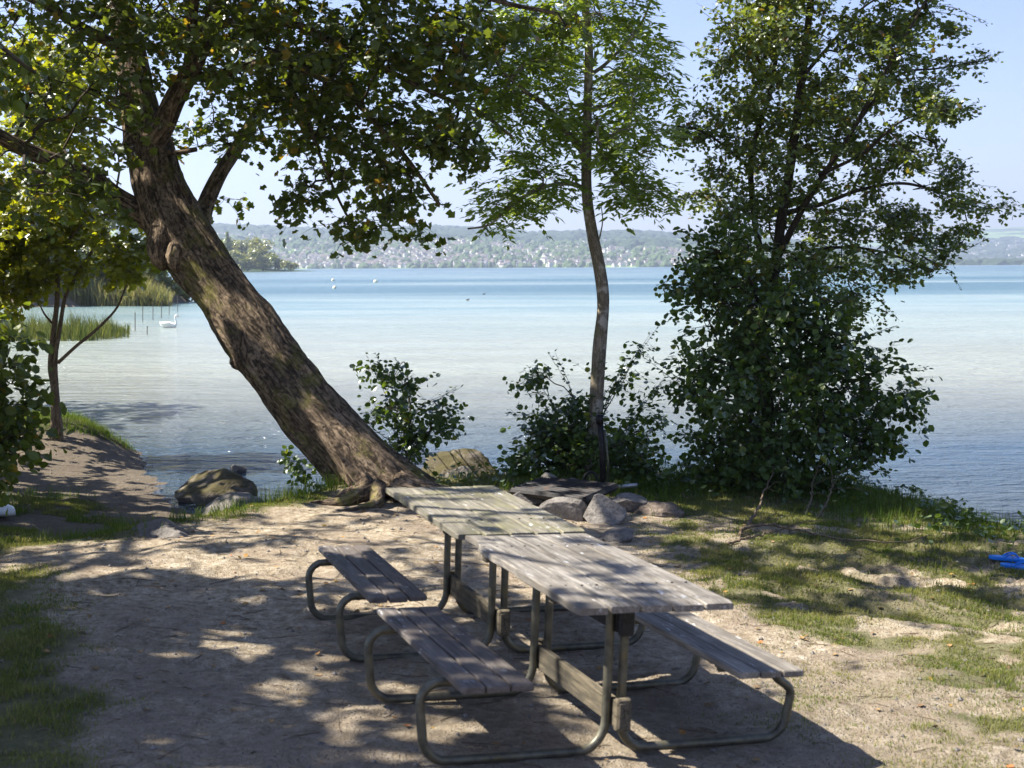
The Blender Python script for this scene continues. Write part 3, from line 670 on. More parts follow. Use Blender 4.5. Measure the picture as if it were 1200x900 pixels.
    grow(mb, nodes, cl, spec, keepfn=lambda P: ~lit_want(P, .0), rng=np.random.default_rng(6))
    mb.build('crown', [M['bark_dark'], M['leaf_big']], root)
    # ivy at the foot of the trunk, water side
    mb = MB(); rg = np.random.default_rng(9); PP = []
    for x, y, s in ((338, 535, 9), (346, 548, 12), (355, 562, 12), (372, 578, 14), (350, 556, 10)):
        c = A(x, y, 13.45); PP.append(c+rg.normal(0, s/P1*.6, (26, 3)))
    PP = np.concatenate(PP); add_leaves(mb, PP, rg.normal(0, 1, (len(PP), 3)), np.array([0, -1, .6])+rg.normal(0, .5, (len(PP), 3)), rg.uniform(.03, .07, len(PP)), 'broad', 0)
    mb.build('ivy', M['leaf_hazel'], root)
big_tree()

# ------------------------------------------------------------------ ash tree in the middle
def pr(px, Y): return px*Y/F
YA = 14.7; ab = gz(697, 568)
tree('ash_tree', 'slim pale-barked tree with feathery leaves between the two low bushes', 'tree',
     [([ab-np.array([0, 0, .1])]+pxl([(697, 520, YA), (700, 450, YA), (704, 395, YA), (707, 350, YA), (703, 315, YA), (694, 272, YA), (688, 230, YA), (687, 180, YA), (689, 120, YA), (690, 60, YA), (687, 20, YA), (683, -40, YA), (680, -110, YA)]), pr(10.5, YA), pr(3.5, YA)),
      (pxl([(687, 182, YA), (668, 160, YA), (642, 126, YA-.1), (614, 106, YA-.2), (588, 82, YA-.3), (570, 50, YA-.3)]), pr(4.2, YA), pr(1.5, YA)),
      (pxl([(688, 225, YA), (674, 216, YA-.1), (646, 217, YA-.2), (618, 228, YA-.3), (594, 246, YA-.3), (572, 264, YA-.4), (548, 268, YA-.4)]), pr(3.0, YA), pr(1, YA)),
      (pxl([(690, 160, YA), (701, 142, YA-.2), (700, 160, YA-.3), (712, 190, YA-.3), (728, 214, YA-.4), (748, 234, YA-.4)]), pr(2.4, YA), pr(.9, YA)),
      (pxl([(688, 45, YA), (676, 20, YA), (658, -6, YA), (640, -40, YA)]), pr(4, YA), pr(2, YA)),
      (pxl([(689, 90, YA), (715, 70, YA+.2), (750, 30, YA+.3), (770, -20, YA+.4)]), pr(2.6, YA), pr(1, YA)),
      (pxl([(688, 130, YA), (720, 120, YA+.2), (755, 100, YA+.3), (785, 85, YA+.3)]), pr(2.2, YA), pr(.8, YA)),
      (pxl([(697, 300, YA), (706, 262, YA-.1), (704, 238, YA-.2)]), pr(1.1, YA), pr(.5, YA))],
     blobs([(630, 60, 60, 50, YA, .9), (600, 105, 42, 36, YA, .7), (655, 140, 48, 45, YA, .8), (612, 178, 48, 30, YA-.2, .6), (740, 45, 48, 45, YA+.2, .8), (742, 110, 50, 40, YA+.1, .8), (738, 165, 45, 38, YA-.1, .7),
            (783, 88, 20, 18, YA+.3, .3), (745, 215, 36, 20, YA-.3, .5), (600, 228, 42, 18, YA-.3, .4), (566, 256, 22, 11, YA-.4, .3), (640, 215, 30, 20, YA-.2, .4), (700, 10, 60, 40, YA, .9), (708, 248, 8, 14, YA-.2, .15),
            (690, -70, 100, 60, YA, 1.1), (590, 20, 50, 40, YA, .7)], 235, np.random.default_rng(12)),
     dict(n=11, nt=4, r=.22, size=.105, len=.26, shape='ash', droop=.25, twig=.0035, maxr=.02), M['bark_ash'], M['leaf_ash'], seed=13)

# ------------------------------------------------------------------ right-hand tree
YR = 15.4; rb = gz(893, 556)+np.array([0, .3, 0])
def jl(pp, Y, r0, r1): return (pxl([(x, y, Y+dy) for x, y, dy in pp]), pr(r0, Y), pr(r1, Y))
rl = [([rb-np.array([0, 0, .15])]+pxl([(898, 490, YR), (893, 410, YR), (905, 335, YR), (914, 270, YR), (925, 200, YR), (936, 120, YR), (946, 40, YR), (955, -40, YR), (960, -120, YR)]), pr(11, YR), pr(3, YR)),
      jl([(896, 470, 0), (878, 400, .2), (896, 335, .3), (884, 255, .3), (881, 180, .2), (903, 105, .1), (915, 20, 0), (920, -60, 0)], YR, 6, 1.6),
      jl([(912, 300, 0), (935, 255, -.3), (965, 205, -.5), (995, 160, -.6), (1028, 100, -.7), (1060, 45, -.8), (1085, 0, -.8)], YR, 4.5, 1.2),
      jl([(918, 250, 0), (960, 240, .3), (1010, 222, .5), (1060, 215, .6), (1110, 228, .7), (1160, 240, .8)], YR, 3.5, .9),
      jl([(908, 320, 0), (950, 295, .3), (1000, 290, .5), (1050, 300, .6), (1090, 320, .7)], YR, 3, .9),
      jl([(882, 200, .2), (850, 172, .1), (820, 152, 0), (792, 148, 0)], YR, 2.4, .8),
      jl([(905, 105, .1), (885, 60, .2), (862, 15, .3)], YR, 2.4, .9),
      jl([(960, 205, -.5), (1010, 180, -.8), (1060, 140, -1.0), (1110, 130, -1.0)], YR, 2.4, .8),
      jl([(1000, 150, -.6), (1050, 90, -.5), (1100, 80, -.4), (1160, 70, -.3)], YR, 2.2, .7),
      jl([(886, 260, .3), (860, 240, .5), (835, 235, .6), (815, 225, .6)], YR, 2.2, .8),
      jl([(893, 380, 0), (880, 330, -.8), (850, 300, -1.2), (830, 290, -1.3)], YR, 2.4, .9),
      jl([(940, 90, 0), (975, 50, .5), (1010, 10, .8), (1060, -20, 1.0)], YR, 2.6, 1)]
rbl = [(920, 30, 85, 50, YR, 1.3), (870, 70, 45, 45, YR, .8), (880, 130, 55, 45, YR, .9), (960, 110, 80, 55, YR, 1.3), (1030, 45, 60, 42, YR-.4, 1.0), (1050, 100, 50, 22, YR-.6, .6), (1100, 75, 36, 9, YR-.4, .4), (1150, 70, 26, 6, YR-.3, .2), (1100, 128, 40, 10, YR-1, .4, 1.3), (1080, 12, 40, 14, YR-.5, .5), (1110, 35, 22, 8, YR-.5, .3),
       (830, 150, 36, 24, YR, .5), (800, 150, 18, 14, YR, .3), (850, 195, 34, 20, YR, .5), (920, 190, 70, 45, YR, 1.1), (1000, 190, 70, 45, YR, 1.1), (1065, 175, 46, 26, YR-.6, .7), (1100, 205, 36, 16, YR, .6), (1130, 235, 36, 10, YR+.6, .4), (1178, 241, 22, 6, YR+.7, .2),
       (880, 240, 60, 35, YR, .9), (815, 232, 28, 18, YR+.4, .4), (950, 260, 70, 40, YR, 1.1), (1040, 260, 55, 34, YR+.3, .9), (1120, 272, 36, 16, YR+.6, .5), (1100, 305, 26, 16, YR+.6, .4), (1060, 310, 30, 22, YR+.5, .5), (910, 310, 60, 36, YR, .9), (985, 310, 50, 34, YR+.2, .8), (1000, 355, 26, 22, YR+.2, .4),
       (930, -60, 110, 60, YR, 1.3), (1040, -50, 80, 50, YR, 1.0), (920, -130, 80, 40, YR, .9), (880, 340, 45, 40, YR, .7)]
tree('maple_tree', 'dense many-stemmed tree with small dark leaves rising behind the large bush', 'tree', rl, blobs(rbl, 690, np.random.default_rng(21)),
     dict(n=60, nt=6, r=.20, size=.054, shape='maple', droop=.05, twig=.0028, maxr=.016, tilt=.45), M['bark_dark'], M['leaf_right'], seed=22,
     shoots=[(q, YR) for q in ([(1050, 60), (1115, 72), (1172, 70)], [(1060, 128), (1110, 130), (1152, 122)], [(1070, 212), (1135, 236), (1198, 243)], [(1040, 22), (1100, 10), (1160, 26)], [(1060, 278), (1110, 287), (1152, 274)], [(1040, 180), (1095, 200), (1142, 188)], [(860, 162), (820, 152), (778, 150)], [(850, 232), (815, 230), (772, 236)], [(870, 60), (842, 30), (820, 6)], [(1030, 95), (1070, 92), (1110, 100)], [(1080, 300), (1110, 315), (1128, 335)], [(1000, 330), (1030, 350), (1050, 372)], [(1070, 222), (1120, 215), (1168, 222)], [(1050, 48), (1095, 45), (1135, 52)])])

# ------------------------------------------------------------------ bushes
def bush(name, label, base, bl, n, spec, leaf, seed, nst=7, r0=.012, cat='bush', bark='bark_dark', keep=None, group=None, shoots=None):
    rg = np.random.default_rng(seed); limbs = []; cl = blobs(bl, n, rg); b = np.asarray(base, float)
    far = [cl[i] for i in rg.choice(len(cl), nst, replace=False)]
    for e in far:
        e = np.asarray(e); o = b+rg.normal(0, .08, 3)*np.array([1, 1, 0]); m = o+(e-o)*.5+np.array([0, 0, .18*np.linalg.norm(e-o)*rg.uniform(.2, 1)])
        limbs.append(([o-np.array([0, 0, .08]), (o+m)/2+np.array([0, 0, .05]), m, e*.8+m*.2, e], r0*rg.uniform(.7, 1.2), .004))
    return tree(name, label, cat, limbs, cl, spec, M[bark], M[leaf], seed=seed, base=b, crown='foliage', keep=keep, group=group, shoots=shoots)
YH = 14.3
bush('hazel_bush', 'large leafy bush hiding the foot of the many-stemmed tree', gz(905, 572),
     [(850, 300, 40, 40, YH, .5), (822, 350, 30, 45, YH, .4), (865, 400, 60, 55, YH, .8), (930, 370, 70, 45, YH, .8), (900, 465, 95, 55, YH-.1, 1.0), (980, 420, 60, 42, YH, .8), (1025, 462, 42, 26, YH, .5), (1066, 450, 20, 16, YH, .2), (1070, 488, 16, 12, YH, .2),
      (955, 515, 85, 36, YH-.2, .9), (850, 520, 50, 42, YH-.1, .7), (900, 555, 80, 22, YH-.2, .8), (790, 330, 12, 12, YH, .2), (812, 440, 26, 26, YH, .3), (1000, 500, 60, 30, YH, .5)], 400,
     dict(n=36, nt=5, r=.24, size=.072, shape='broad', droop=.15, twig=.0035, maxr=.02, tilt=.8), 'leaf_hazel', 31, 16, .016,
     shoots=[([(960, 480), (1020, 445), (1085, 428)], YH), ([(980, 500), (1040, 482), (1090, 488)], YH), ([(970, 520), (1020, 510), (1055, 512)], YH), ([(940, 440), (1000, 400), (1050, 385)], YH), ([(930, 400), (985, 350), (1030, 335)], YH), ([(840, 500), (800, 450), (755, 418)], YH), ([(850, 420), (810, 340), (790, 300)], YH), ([(850, 380), (815, 320), (820, 265)], YH), ([(960, 540), (1010, 545), (1045, 560)], YH), ([(900, 380), (940, 330), (985, 310)], YH), ([(950, 460), (1010, 455), (1060, 470)], YH)])
YB = 14.6
bush('round_leaved_bush', 'small round-leaved bush over the water just right of the leaning trunk', gz(478, 562)+np.array([0, .6, -.15]),
     [(470, 470, 34, 40, YB, .4), (445, 437, 18, 14, YB, .2), (512, 488, 24, 24, YB, .3), (480, 520, 24, 26, YB, .3), (440, 488, 16, 10, YB, .2)], 62,
     dict(n=18, nt=5, r=.17, size=.070, shape='broad', droop=.0, twig=.0022, maxr=.009, tilt=.9), 'leaf_hazel', 32, 9, .009, shoots=[([(478, 540), (460, 470), (430, 420)], YB), ([(480, 540), (500, 480), (538, 455)], YB), ([(478, 530), (480, 460), (468, 422)], YB), ([(482, 530), (510, 500), (540, 490)], YB), ([(476, 530), (445, 500), (422, 487)], YB)])
YC = 14.8
bush('arching_bush', 'low bush with arching leafy shoots round the foot of the slim pale tree', gz(672, 556),
     [(650, 500, 42, 36, YC, .5), (632, 446, 26, 16, YC, .2), (690, 520, 62, 34, YC+.3, .6), (733, 455, 24, 24, YC+.4, .3), (745, 500, 34, 36, YC+.4, .4), (757, 402, 12, 10, YC+.3, .15), (620, 525, 20, 18, YC, .3), (668, 474, 40, 22, YC, .4), (700, 440, 10, 20, YC, .2), (640, 545, 50, 16, YC-.3, .5, 2.2), (720, 535, 50, 26, YC-.3, .5, 2.2), (665, 515, 50, 26, YC, .5, 1.8)], 185,
     dict(n=28, nt=5, r=.20, size=.066, shape='broad', droop=.05, twig=.0025, maxr=.011, tilt=.8), 'leaf_hazel', 33, 14, .010,
     shoots=[([(690, 550), (715, 470), (768, 384)], YC), ([(680, 550), (700, 480), (740, 425)], YC), ([(670, 550), (650, 480), (612, 428)], YC), ([(670, 550), (665, 470), (650, 412)], YC), ([(660, 550), (630, 500), (600, 480)], YC), ([(700, 550), (740, 490), (785, 440)], YC), ([(660, 550), (625, 530), (598, 520)], YC), ([(700, 550), (750, 510), (775, 495)], YC), ([(680, 540), (690, 480), (705, 420)], YC), ([(665, 540), (640, 470), (620, 455)], YC)])
YS = 11.5
bush('bank_shrub', 'dark shrub with drooping oval leaves at the left of the grassy mound', gz(-25, 560),
     [(-20, 410, 50, 50, YS, .6), (5, 465, 34, 26, YS, .3), (8, 510, 36, 30, YS, .4), (-30, 540, 50, 40, YS, .6), (-60, 470, 60, 80, YS, .7)], 150,
     dict(n=26, nt=5, r=.20, size=.085, shape='broad', droop=.1, twig=.0025, maxr=.012, tilt=.8), 'leaf_shade', 34, 10, .012)

# ------------------------------------------------------------------ thin twin-stemmed tree on the mound
YL = 20.6; lb = np.array([A(63, 500, YL)[0], YL, 0]); lb[2] = tz(lb[0], lb[1])-.08
tree('twin_stem_tree', 'thin twin-stemmed tree with yellow-green leaves on the grassy mound', 'tree',
     [([lb]+pxl([(63, 460, YL), (59, 430, YL), (62, 395, YL), (67, 350, YL), (67, 300, YL), (66, 240, YL), (64, 170, YL), (60, 100, YL), (58, 40, YL)]), pr(4, YL), pr(1.6, YL)),
      ([lb+np.array([.1, 0, 0])]+pxl([(66, 455, YL), (65, 420, YL), (70, 385, YL), (76, 350, YL), (88, 325, YL), (110, 290, YL), (130, 250, YL), (140, 200, YL)]), pr(3.6, YL), pr(1.2, YL)),
      (pxl([(68, 425, YL), (90, 405, YL-.1), (112, 387, YL-.2), (136, 362, YL-.3), (148, 335, YL-.4), (158, 318, YL-.4)]), pr(2.2, YL), pr(1, YL)),
      (pxl([(62, 380, YL), (52, 368, YL), (47, 358, YL)]), pr(1.6, YL), pr(.8, YL)),
      (pxl([(67, 300, YL), (100, 260, YL-.3), (140, 250, YL-.5), (170, 262, YL-.6)]), pr(2, YL), pr(.8, YL)),
      (pxl([(66, 250, YL), (30, 220, YL-.3), (-10, 200, YL-.5)]), pr(2, YL), pr(1, YL))],
     blobs([(50, 240, 70, 45, YL, 1.2), (110, 265, 50, 28, YL, 1.0), (30, 300, 36, 28, YL, .8), (52, 330, 20, 14, YL, .4), (100, 308, 34, 14, YL-.2, .6), (70, 285, 30, 20, YL, .6), (10, 340, 26, 16, YL, .5), (128, 325, 14, 10, YL-.2, .3), (150, 292, 32, 24, YL-.4, .6), (160, 318, 20, 10, YL-.4, .4), (60, 170, 80, 50, YL, 1.3), (0, 250, 50, 60, YL, 1.0), (60, 90, 90, 60, YL, 1.4), (-30, 330, 40, 50, YL, .8), (90, 335, 12, 6, YL-.3, .2)], 330, np.random.default_rng(41)),
     dict(n=40, nt=5, r=.30, size=.105, shape='maple', droop=.1, twig=.004, maxr=.02, tilt=.5), M['bark_pale'], M['leaf_yellow'], seed=42)

# ------------------------------------------------------------------ trees standing outside the left of the picture; boughs reach in at the top left; crowns shaped and leaves culled to steer the light
def shade_tree(name, label, base, trunk_top, ell, n, seed, size=.15, extra=None, r=.5):
    rg = np.random.default_rng(seed); b = np.array([base[0], base[1], tz(*base)-.1]); t = np.asarray(trunk_top, float)
    cl = []
    for c, rad, k in ell:
        v = unit(rg.normal(0, 1, (k, 3)))*(rg.random((k, 1))**(1/2.6)); cl += list(np.asarray(c)+v*np.asarray(rad))
    limbs = [([b, b+(t-b)*.3+rg.normal(0, .15, 3), b+(t-b)*.65+rg.normal(0, .2, 3), t], .26, .08)]
    for c, rad, k in ell:
        for q in range(3):
            e = np.asarray(c)+rg.normal(0, .45, 3)*np.asarray(rad); s0 = b+(t-b)*rg.uniform(.3, .8); limbs.append(([s0, (s0+e)/2+np.array([0, 0, .5]), e], .08, .025))
    for P in (extra or []): limbs.append((P, .05, .012))
    if extra: cl += [np.asarray(P[i])*(1-u)+np.asarray(P[i+1])*u+rg.normal(0, .2, 3) for P in extra for i in range(len(P)-1) for u in rg.random(5)]
    return tree(name, label, 'tree', limbs, cl, dict(n=50, nt=4, r=r, size=size, shape='quad' if size > .12 else 'broad', droop=.15, twig=.006, maxr=.04, tilt=.4), M['bark_dark'], M['leaf_shade'], keep=lambda P: ~lit_want(P), seed=seed)
ov = [[(-6.5, 8.2, 4.2), (-4.6, 8.0, 3.9), (-3.1, 7.9, 3.55), (-2.6, 7.9, 3.25)], [(-6.0, 9.0, 4.8), (-4.4, 9.4, 4.3), (-3.4, 9.6, 4.0), (-2.7, 9.6, 4.0)]]
shade_tree('overhanging_tree', 'dark leafy tree beyond the left edge whose boughs hang into the top left corner', (-8.8, 8.8), (-8.4, 9.4, 8.5),
           [((-7.4, 7.4, 6.4), (3.8, 2.9, 2.0), 850), ((-5.2, 7.6, 5.8), (2.4, 2.0, 1.2), 220), ((-7.2, 11.0, 6.4), (3.0, 1.7, 1.4), 280), ((-10.5, 9, 6.5), (3, 3, 2.3), 180), ((-5.2, 8.2, 3.9), (1.7, 1.0, .8), 70)], 0, 51, .088, ov, .45)
shade_tree('lakeside_tree', 'broad leafy tree on the left bank behind the dark shrub', (-11.5, 15.0), (-11.2, 15.5, 9),
           [((-10.8, 15, 6.0), (3.4, 3.4, 2.6), 420), ((-8.0, 16.0, 4.8), (1.6, 2.0, 1.4), 110), ((-7.8, 14.0, 6.8), (2.2, 1.4, 1.5), 190), ((-9, 17, 2.2), (1.6, 3.4, 1.2), 160)], 0, 52, .15, None, .5)
shade_tree('tall_bank_tree', 'tall leafy tree on the left bank at the far end of the inlet', (-15, 24), (-15, 24, 9.5),
           [((-16, 25.5, 5.5), (3.4, 3.6, 2.8), 360), ((-12.6, 28, 3.6), (2.0, 2.2, 1.6), 140), ((-13, 28, 1.2), (2.6, 2.6, 1.0), 130)], 0, 53, .17, None, .55)
shade_tree('unseen_shade_tree', 'unseen leafy tree added for shade behind the clearing left of the picnic tables', (-11.5, 4.2), (-11.5, 4.5, 9),  # out of view; added for the shade it casts on the clearing
           [((-11.2, 4.6, 7.0), (3.6, 3.2, 2.3), 480), ((-12, 8, 8.6), (3.5, 3, 1.8), 260)], 0, 54, .15, None, .5)
# ------------------------------------------------------------------ picnic tables with benches on one tube frame
def frame_pt(T, u, v, z):
    x, y, th, a, b, z0 = T; u, v, z = u+a*z, v+b*z, z-a*u-b*v+z0; c, s = math.cos(th), math.sin(th)
    return (x+u*c-v*s, y+u*s+v*c, z)
def picnic(T, label, top_mat, parts_seed, right_seat=True, worn=False):
    x, y, th, a, b, z0 = T
    root = bpy.data.objects.new('picnic_table', None); COL.objects.link(root); tag(root, label, 'picnic table')
    ex = Vector((math.cos(th), math.sin(th), -a)).normalized(); ez0 = Vector((a*math.cos(th), a*math.sin(th), 1)).normalized(); ey = ez0.cross(ex).normalized(); ez = ex.cross(ey)
    m = Matrix((ex, ey, ez)).transposed().to_4x4(); m.translation = Vector((x, y, z0)); root.matrix_world = m
    rg = np.random.default_rng(parts_seed)
    def put(mb, name, mat, smooth=False):
        o = mb.build(name, mat, None, smooth); o.parent = root; return o
    W, L, ov, zt, th_ = .73, 1.69, .40, .765, .038
    mb = MB(); nb = 5; bw = W/nb
    for i in range(nb):
        x0 = -W/2+i*bw+.003; x1 = x0+bw-.007; e0 = rg.uniform(-.012, .012); e1 = rg.uniform(-.012, .012); zz_ = rg.uniform(-.002, .002)
        V, f, t = boxv((x0, -ov+e0, zt-th_+zz_), (x1, L-ov+e1, zt+zz_), bev=.005)
        # subdivide along the plank so the worn edge can wander
        n = 40; y0, y1 = -ov+e0, L-ov+e1; B = .005
        prof = [(x0+B, zt-th_), (x1-B, zt-th_), (x1, zt-th_+B), (x1, zt-B), (x1-B, zt), (x0+B, zt), (x0, zt-B), (x0, zt-th_+B)]; VV = []
        ys = np.linspace(y0, y1, n)
        for q, yy_ in enumerate(ys):
            sh = B if q in (0, n-1) else 0
            for X_, Z_ in prof:
                xx_ = X_-math.copysign(sh, X_-(x0+x1)/2); z_ = Z_+zz_-math.copysign(sh, Z_-zt+th_/2)+(vnoise(yy_*3+i*5, 2.)-.5)*.004
                if worn and i == 0 and X_ < x0+.02:
                    tt = (yy_-y0)/(y1-y0); xx_ += .05*math.exp(-((tt-.93)/.12)**2)+.022*float(vnoise(yy_*9, 4.))*math.exp(-((tt-.7)/.25)**2)+.006*float(vnoise(yy_*14, 1.))
                else: xx_ += (float(vnoise(yy_*8+i, X_*40))-.5)*.003
                VV.append((xx_, yy_, z_))
        j = np.arange(8); F4 = np.concatenate([np.stack([q*8+j, (q+1)*8+j, (q+1)*8+(j+1) % 8, q*8+(j+1) % 8], -1) for q in range(n-1)])
        F4 = np.vstack([F4, [(0, 1, 2, 7), (7, 2, 3, 6), (6, 3, 4, 5)], [((n-1)*8+c) for c in (7, 2, 1, 0)], [((n-1)*8+c) for c in (6, 3, 2, 7)], [((n-1)*8+c) for c in (5, 4, 3, 6)]])
        mb.add(np.array(VV), F4)
    S = .935
    for i in range(5):
        for yy_ in (0.0, S):
            for dx in (-.035, .035): add_tube(mb, [(-W/2+(i+.5)*bw+dx, yy_, zt-.002), (-W/2+(i+.5)*bw+dx, yy_, zt+.004)], .006, 8, 1)
    put(mb, 'tabletop', [top_mat, M['iron']])
    for yy_ in (0.0, S):
        mb = MB(); add_box(mb, (-W/2+.04, yy_-.03, zt-th_-.036), (W/2-.04, yy_+.03, zt-th_-.002)); put(mb, 'crossbar', M['wood_beam'])
    # tubes: down from the top, out along the ground, up and back under the bench
    rt = .021; zs = .415; bo = .64; bwid = .326
    for sgn in (-1, 1):
        for yy_ in (0.0, S):
            off = .036*sgn; out = bo*sgn; R = .10; pts = [(off, yy_, zt-th_-.038), (off, yy_, .30), (off, yy_, .02+R*1.4)]
            for q in np.linspace(0, 1, 7)[1:]: an = q*math.pi/2; pts.append((off+sgn*R*1.2*(1-math.cos(an)), yy_, .02+R*1.4*(1-math.sin(an))))
            e = .885*sgn; pts += [(off+sgn*.3, yy_, .018), (off+sgn*.5, yy_, .018), (e-sgn*R*1.15, yy_, .02)]
            for q in np.linspace(0, 1, 7)[1:]: an = q*math.pi/2; pts.append((e-sgn*R*1.15*(1-math.sin(an)), yy_, .02+R*1.15*(1-math.cos(an))))
            lean = .03*sgn; pts.append((e+lean*.4, yy_, .24))
            R2 = .085; top = zs-.05
            if sgn < 0:
                for q in np.linspace(0, 1, 6): an = q*math.pi/2; pts.append((e+lean*.5-sgn*R2*(1-math.cos(an)), yy_, top-R2+R2*math.sin(an)))
                pts.append((bo*sgn, yy_, top)); pts.append((bo*sgn-sgn*.12, yy_, top))
            else:
                e2 = bo+.075; pts.append((e2+.11, yy_, .3)); pts.append((e2+.075, yy_, top-.02)); pts.append((e2+.02, yy_, top)); pts.append((e2-.2, yy_, top))
            mb = MB(); add_tube(mb, spline(pts, 90), rt, 14); o = put(mb, 'tube_leg', M['tube'], True)
    # lower and upper rails between the frames with end blocks
    mb = MB(); add_box(mb, (-.016, -.10, .135), (.016, S+.10, .255)); put(mb, 'lower_rail', M['wood_beam'])
    mb = MB(); add_box(mb, (-.018, -.03, .555), (.018, S+.05, .675)); put(mb, 'upper_rail', M['wood_dark'])  # upper rail uses the near-black wood
    for yy_, z0_, z1_, dx in ((-.075, .105, .285, .062), (S+.075, .105, .285, .05), (-.07, .53, .685, .055), (S+.06, .55, .685, .045)):
        mb = MB(); add_box(mb, (-dx*.5+.008, yy_-.02, z0_+.02), (dx*.5+.016, yy_+.02, z1_-.015), bev=.006); put(mb, 'clamp_block', M['wood_beam'] if z0_ < .3 else M['wood_dark'])
    for sgn in (-1, 1):
        o0 = bo*sgn-bwid/2; mb = MB(); w = bwid/3
        for i in range(3):
            e0 = rg.uniform(-.008, .008); dz = rg.uniform(-.002, .002); g = .010 if sgn < 0 else .004
            add_box(mb, (o0+i*w+g/2, -.269+e0, zs-.032+dz), (o0+(i+1)*w-g/2, 1.198+rg.uniform(-.01, .01), zs+dz), bev=.005)
        put(mb, 'seat', M['wood_seat'] if sgn < 0 else M['wood_top'])
        for yy_ in (0.0, S):
            mb = MB(); add_box(mb, (o0+.03, yy_-.022, zs-.051), (o0+bwid-.03, yy_+.022, zs-.033), bev=.002); put(mb, 'seat_bracket', M['tube'])
    return root
T1 = (.436, 6.214, R_(19.3), .052, -.006, 0.004); T2 = (-.095, 7.845, R_(18.2), .036, .003, 0.006)
picnic(T1, 'nearer weathered picnic table with attached benches, pale dry planks and a chipped corner', M['wood_top'], 3, worn=True)
picnic(T2, 'farther picnic table with attached benches, its mossy greenish top against the first table', M['wood_moss'], 4)

# ------------------------------------------------------------------ rocks
def rock(name, label, c, dims, seed, mat='rock', cuts=6, rot=0., cat='rock', nz=.12, tilt=0.):
    import bmesh
    bm = bmesh.new(); bmesh.ops.create_icosphere(bm, subdivisions=5, radius=1.0); V = np.array([v.co for v in bm.verts]); Fc = np.array([[v.index for v in f.verts] for f in bm.faces]); bm.free()
    rg = np.random.default_rng(seed)
    for _ in range(cuts):
        n = unit(rg.normal(0, 1, 3)*np.array([1, 1, .8])); d = rg.uniform(.42, .72); s = V@n; V = V-np.outer(np.maximum(0, s-d)*.97, n)
    V = V*(1+nz*(fbm(V[:, 0]*1.7+seed, V[:, 1]*1.7+V[:, 2]*1.3, 4)-.5)[:, None]*2+.05*(fbm(V[:, 0]*6+seed, V[:, 1]*6+V[:, 2]*5, 3)-.5)[:, None])
    V = V*np.asarray(dims)/2; c_, s_ = math.cos(rot), math.sin(rot); t_, u_ = math.cos(tilt), math.sin(tilt)
    V = np.stack([V[:, 0]*t_+V[:, 2]*u_, V[:, 1], -V[:, 0]*u_+V[:, 2]*t_], -1); V = np.stack([V[:, 0]*c_-V[:, 1]*s_, V[:, 0]*s_+V[:, 1]*c_, V[:, 2]], -1)
    mb = MB(); mb.add(V, Fc); o = mb.build(name, M[mat], smooth=True); o.location = c; return tag(o, label, cat)
def on(px, py, up=0.): p = gz(px, py); return (p[0], p[1], p[2]+up)
rock('boulder', 'biggest pale angular boulder at the front corner of the fire pit', on(706, 612, .09), (.42, .36, .32), 61, cuts=9, nz=.06)
rock('boulder', 'pale boulder just under the foot of the iron post', on(735, 598, .07), (.38, .32, .24), 62, cuts=8, nz=.06, rot=.4)
rock('boulder', 'broad low grey rock between the farther tabletop and the fire pit', on(668, 606, .06), (.56, .34, .24), 63, cuts=8, nz=.07)
rock('boulder', 'small rounded pale stone behind the charred grate', on(640, 578, .08), (.30, .24, .24), 64, cuts=6)
rock('boulder', 'flat dusty stone half hidden behind the grate, next to the rounded pale one', on(668, 576, .06), (.28, .24, .16), 65, cuts=6)
rock('boulder', 'low grey stone embedded in the ground in front of the biggest pale boulder', on(728, 632, .0), (.36, .34, .2), 66, 'rock_dark', cuts=7)
rock('boulder', 'long flat stone at the left end of the fire pit', on(618, 590, .03), (.5, .3, .18), 67, 'rock_dark', cuts=7)
rock('mossy_boulder', 'large moss-topped boulder standing in the water beside the round-leaved bush', (-.62, 16.8, -.45), (1.25, .9, .9), 68, 'rock_moss', nz=.2, cuts=3)
rock('boulder', 'bare pale stone leaning on the front of the moss-topped boulder', (-.52, 16.2, -.32), (.62, .4, .52), 69, 'rock', cuts=7, tilt=.35)
rock('boulder', 'small soaked stone in the shallows behind the moss-topped boulder', (-.1, 17.4, -.6), (.5, .4, .5), 70, 'rock_dark')
rock('mossy_boulder', 'mossy boulder at the water line in the small inlet on the left', (-3.62, 17.2, -.52), (1.05, .8, .5), 71, 'rock_moss', nz=.2, cuts=3)
rock('boulder', 'flat soaked stone in front of the inlet boulder, its top pale', (-3.28, 16.3, -.56), (.95, .7, .28), 72, 'rock', cuts=6)
rock('boulder', 'low stone sunk in the grass where the path meets the inlet', on(190, 622, -.02), (.75, .6, .18), 73, 'rock_dark', cuts=7)
rock('boulder', 'tiny rounded stone poking out of the water beyond the inlet boulder', (-3.8, 19.6, -.62), (.3, .25, .16), 74, 'rock_dark')
rock('tree_stump', 'gnarled root stump at the edge of the grass right of the boulders', on(772, 602, .0), (.6, .42, .26), 75, 'root', cuts=4, nz=.3, cat='stump')
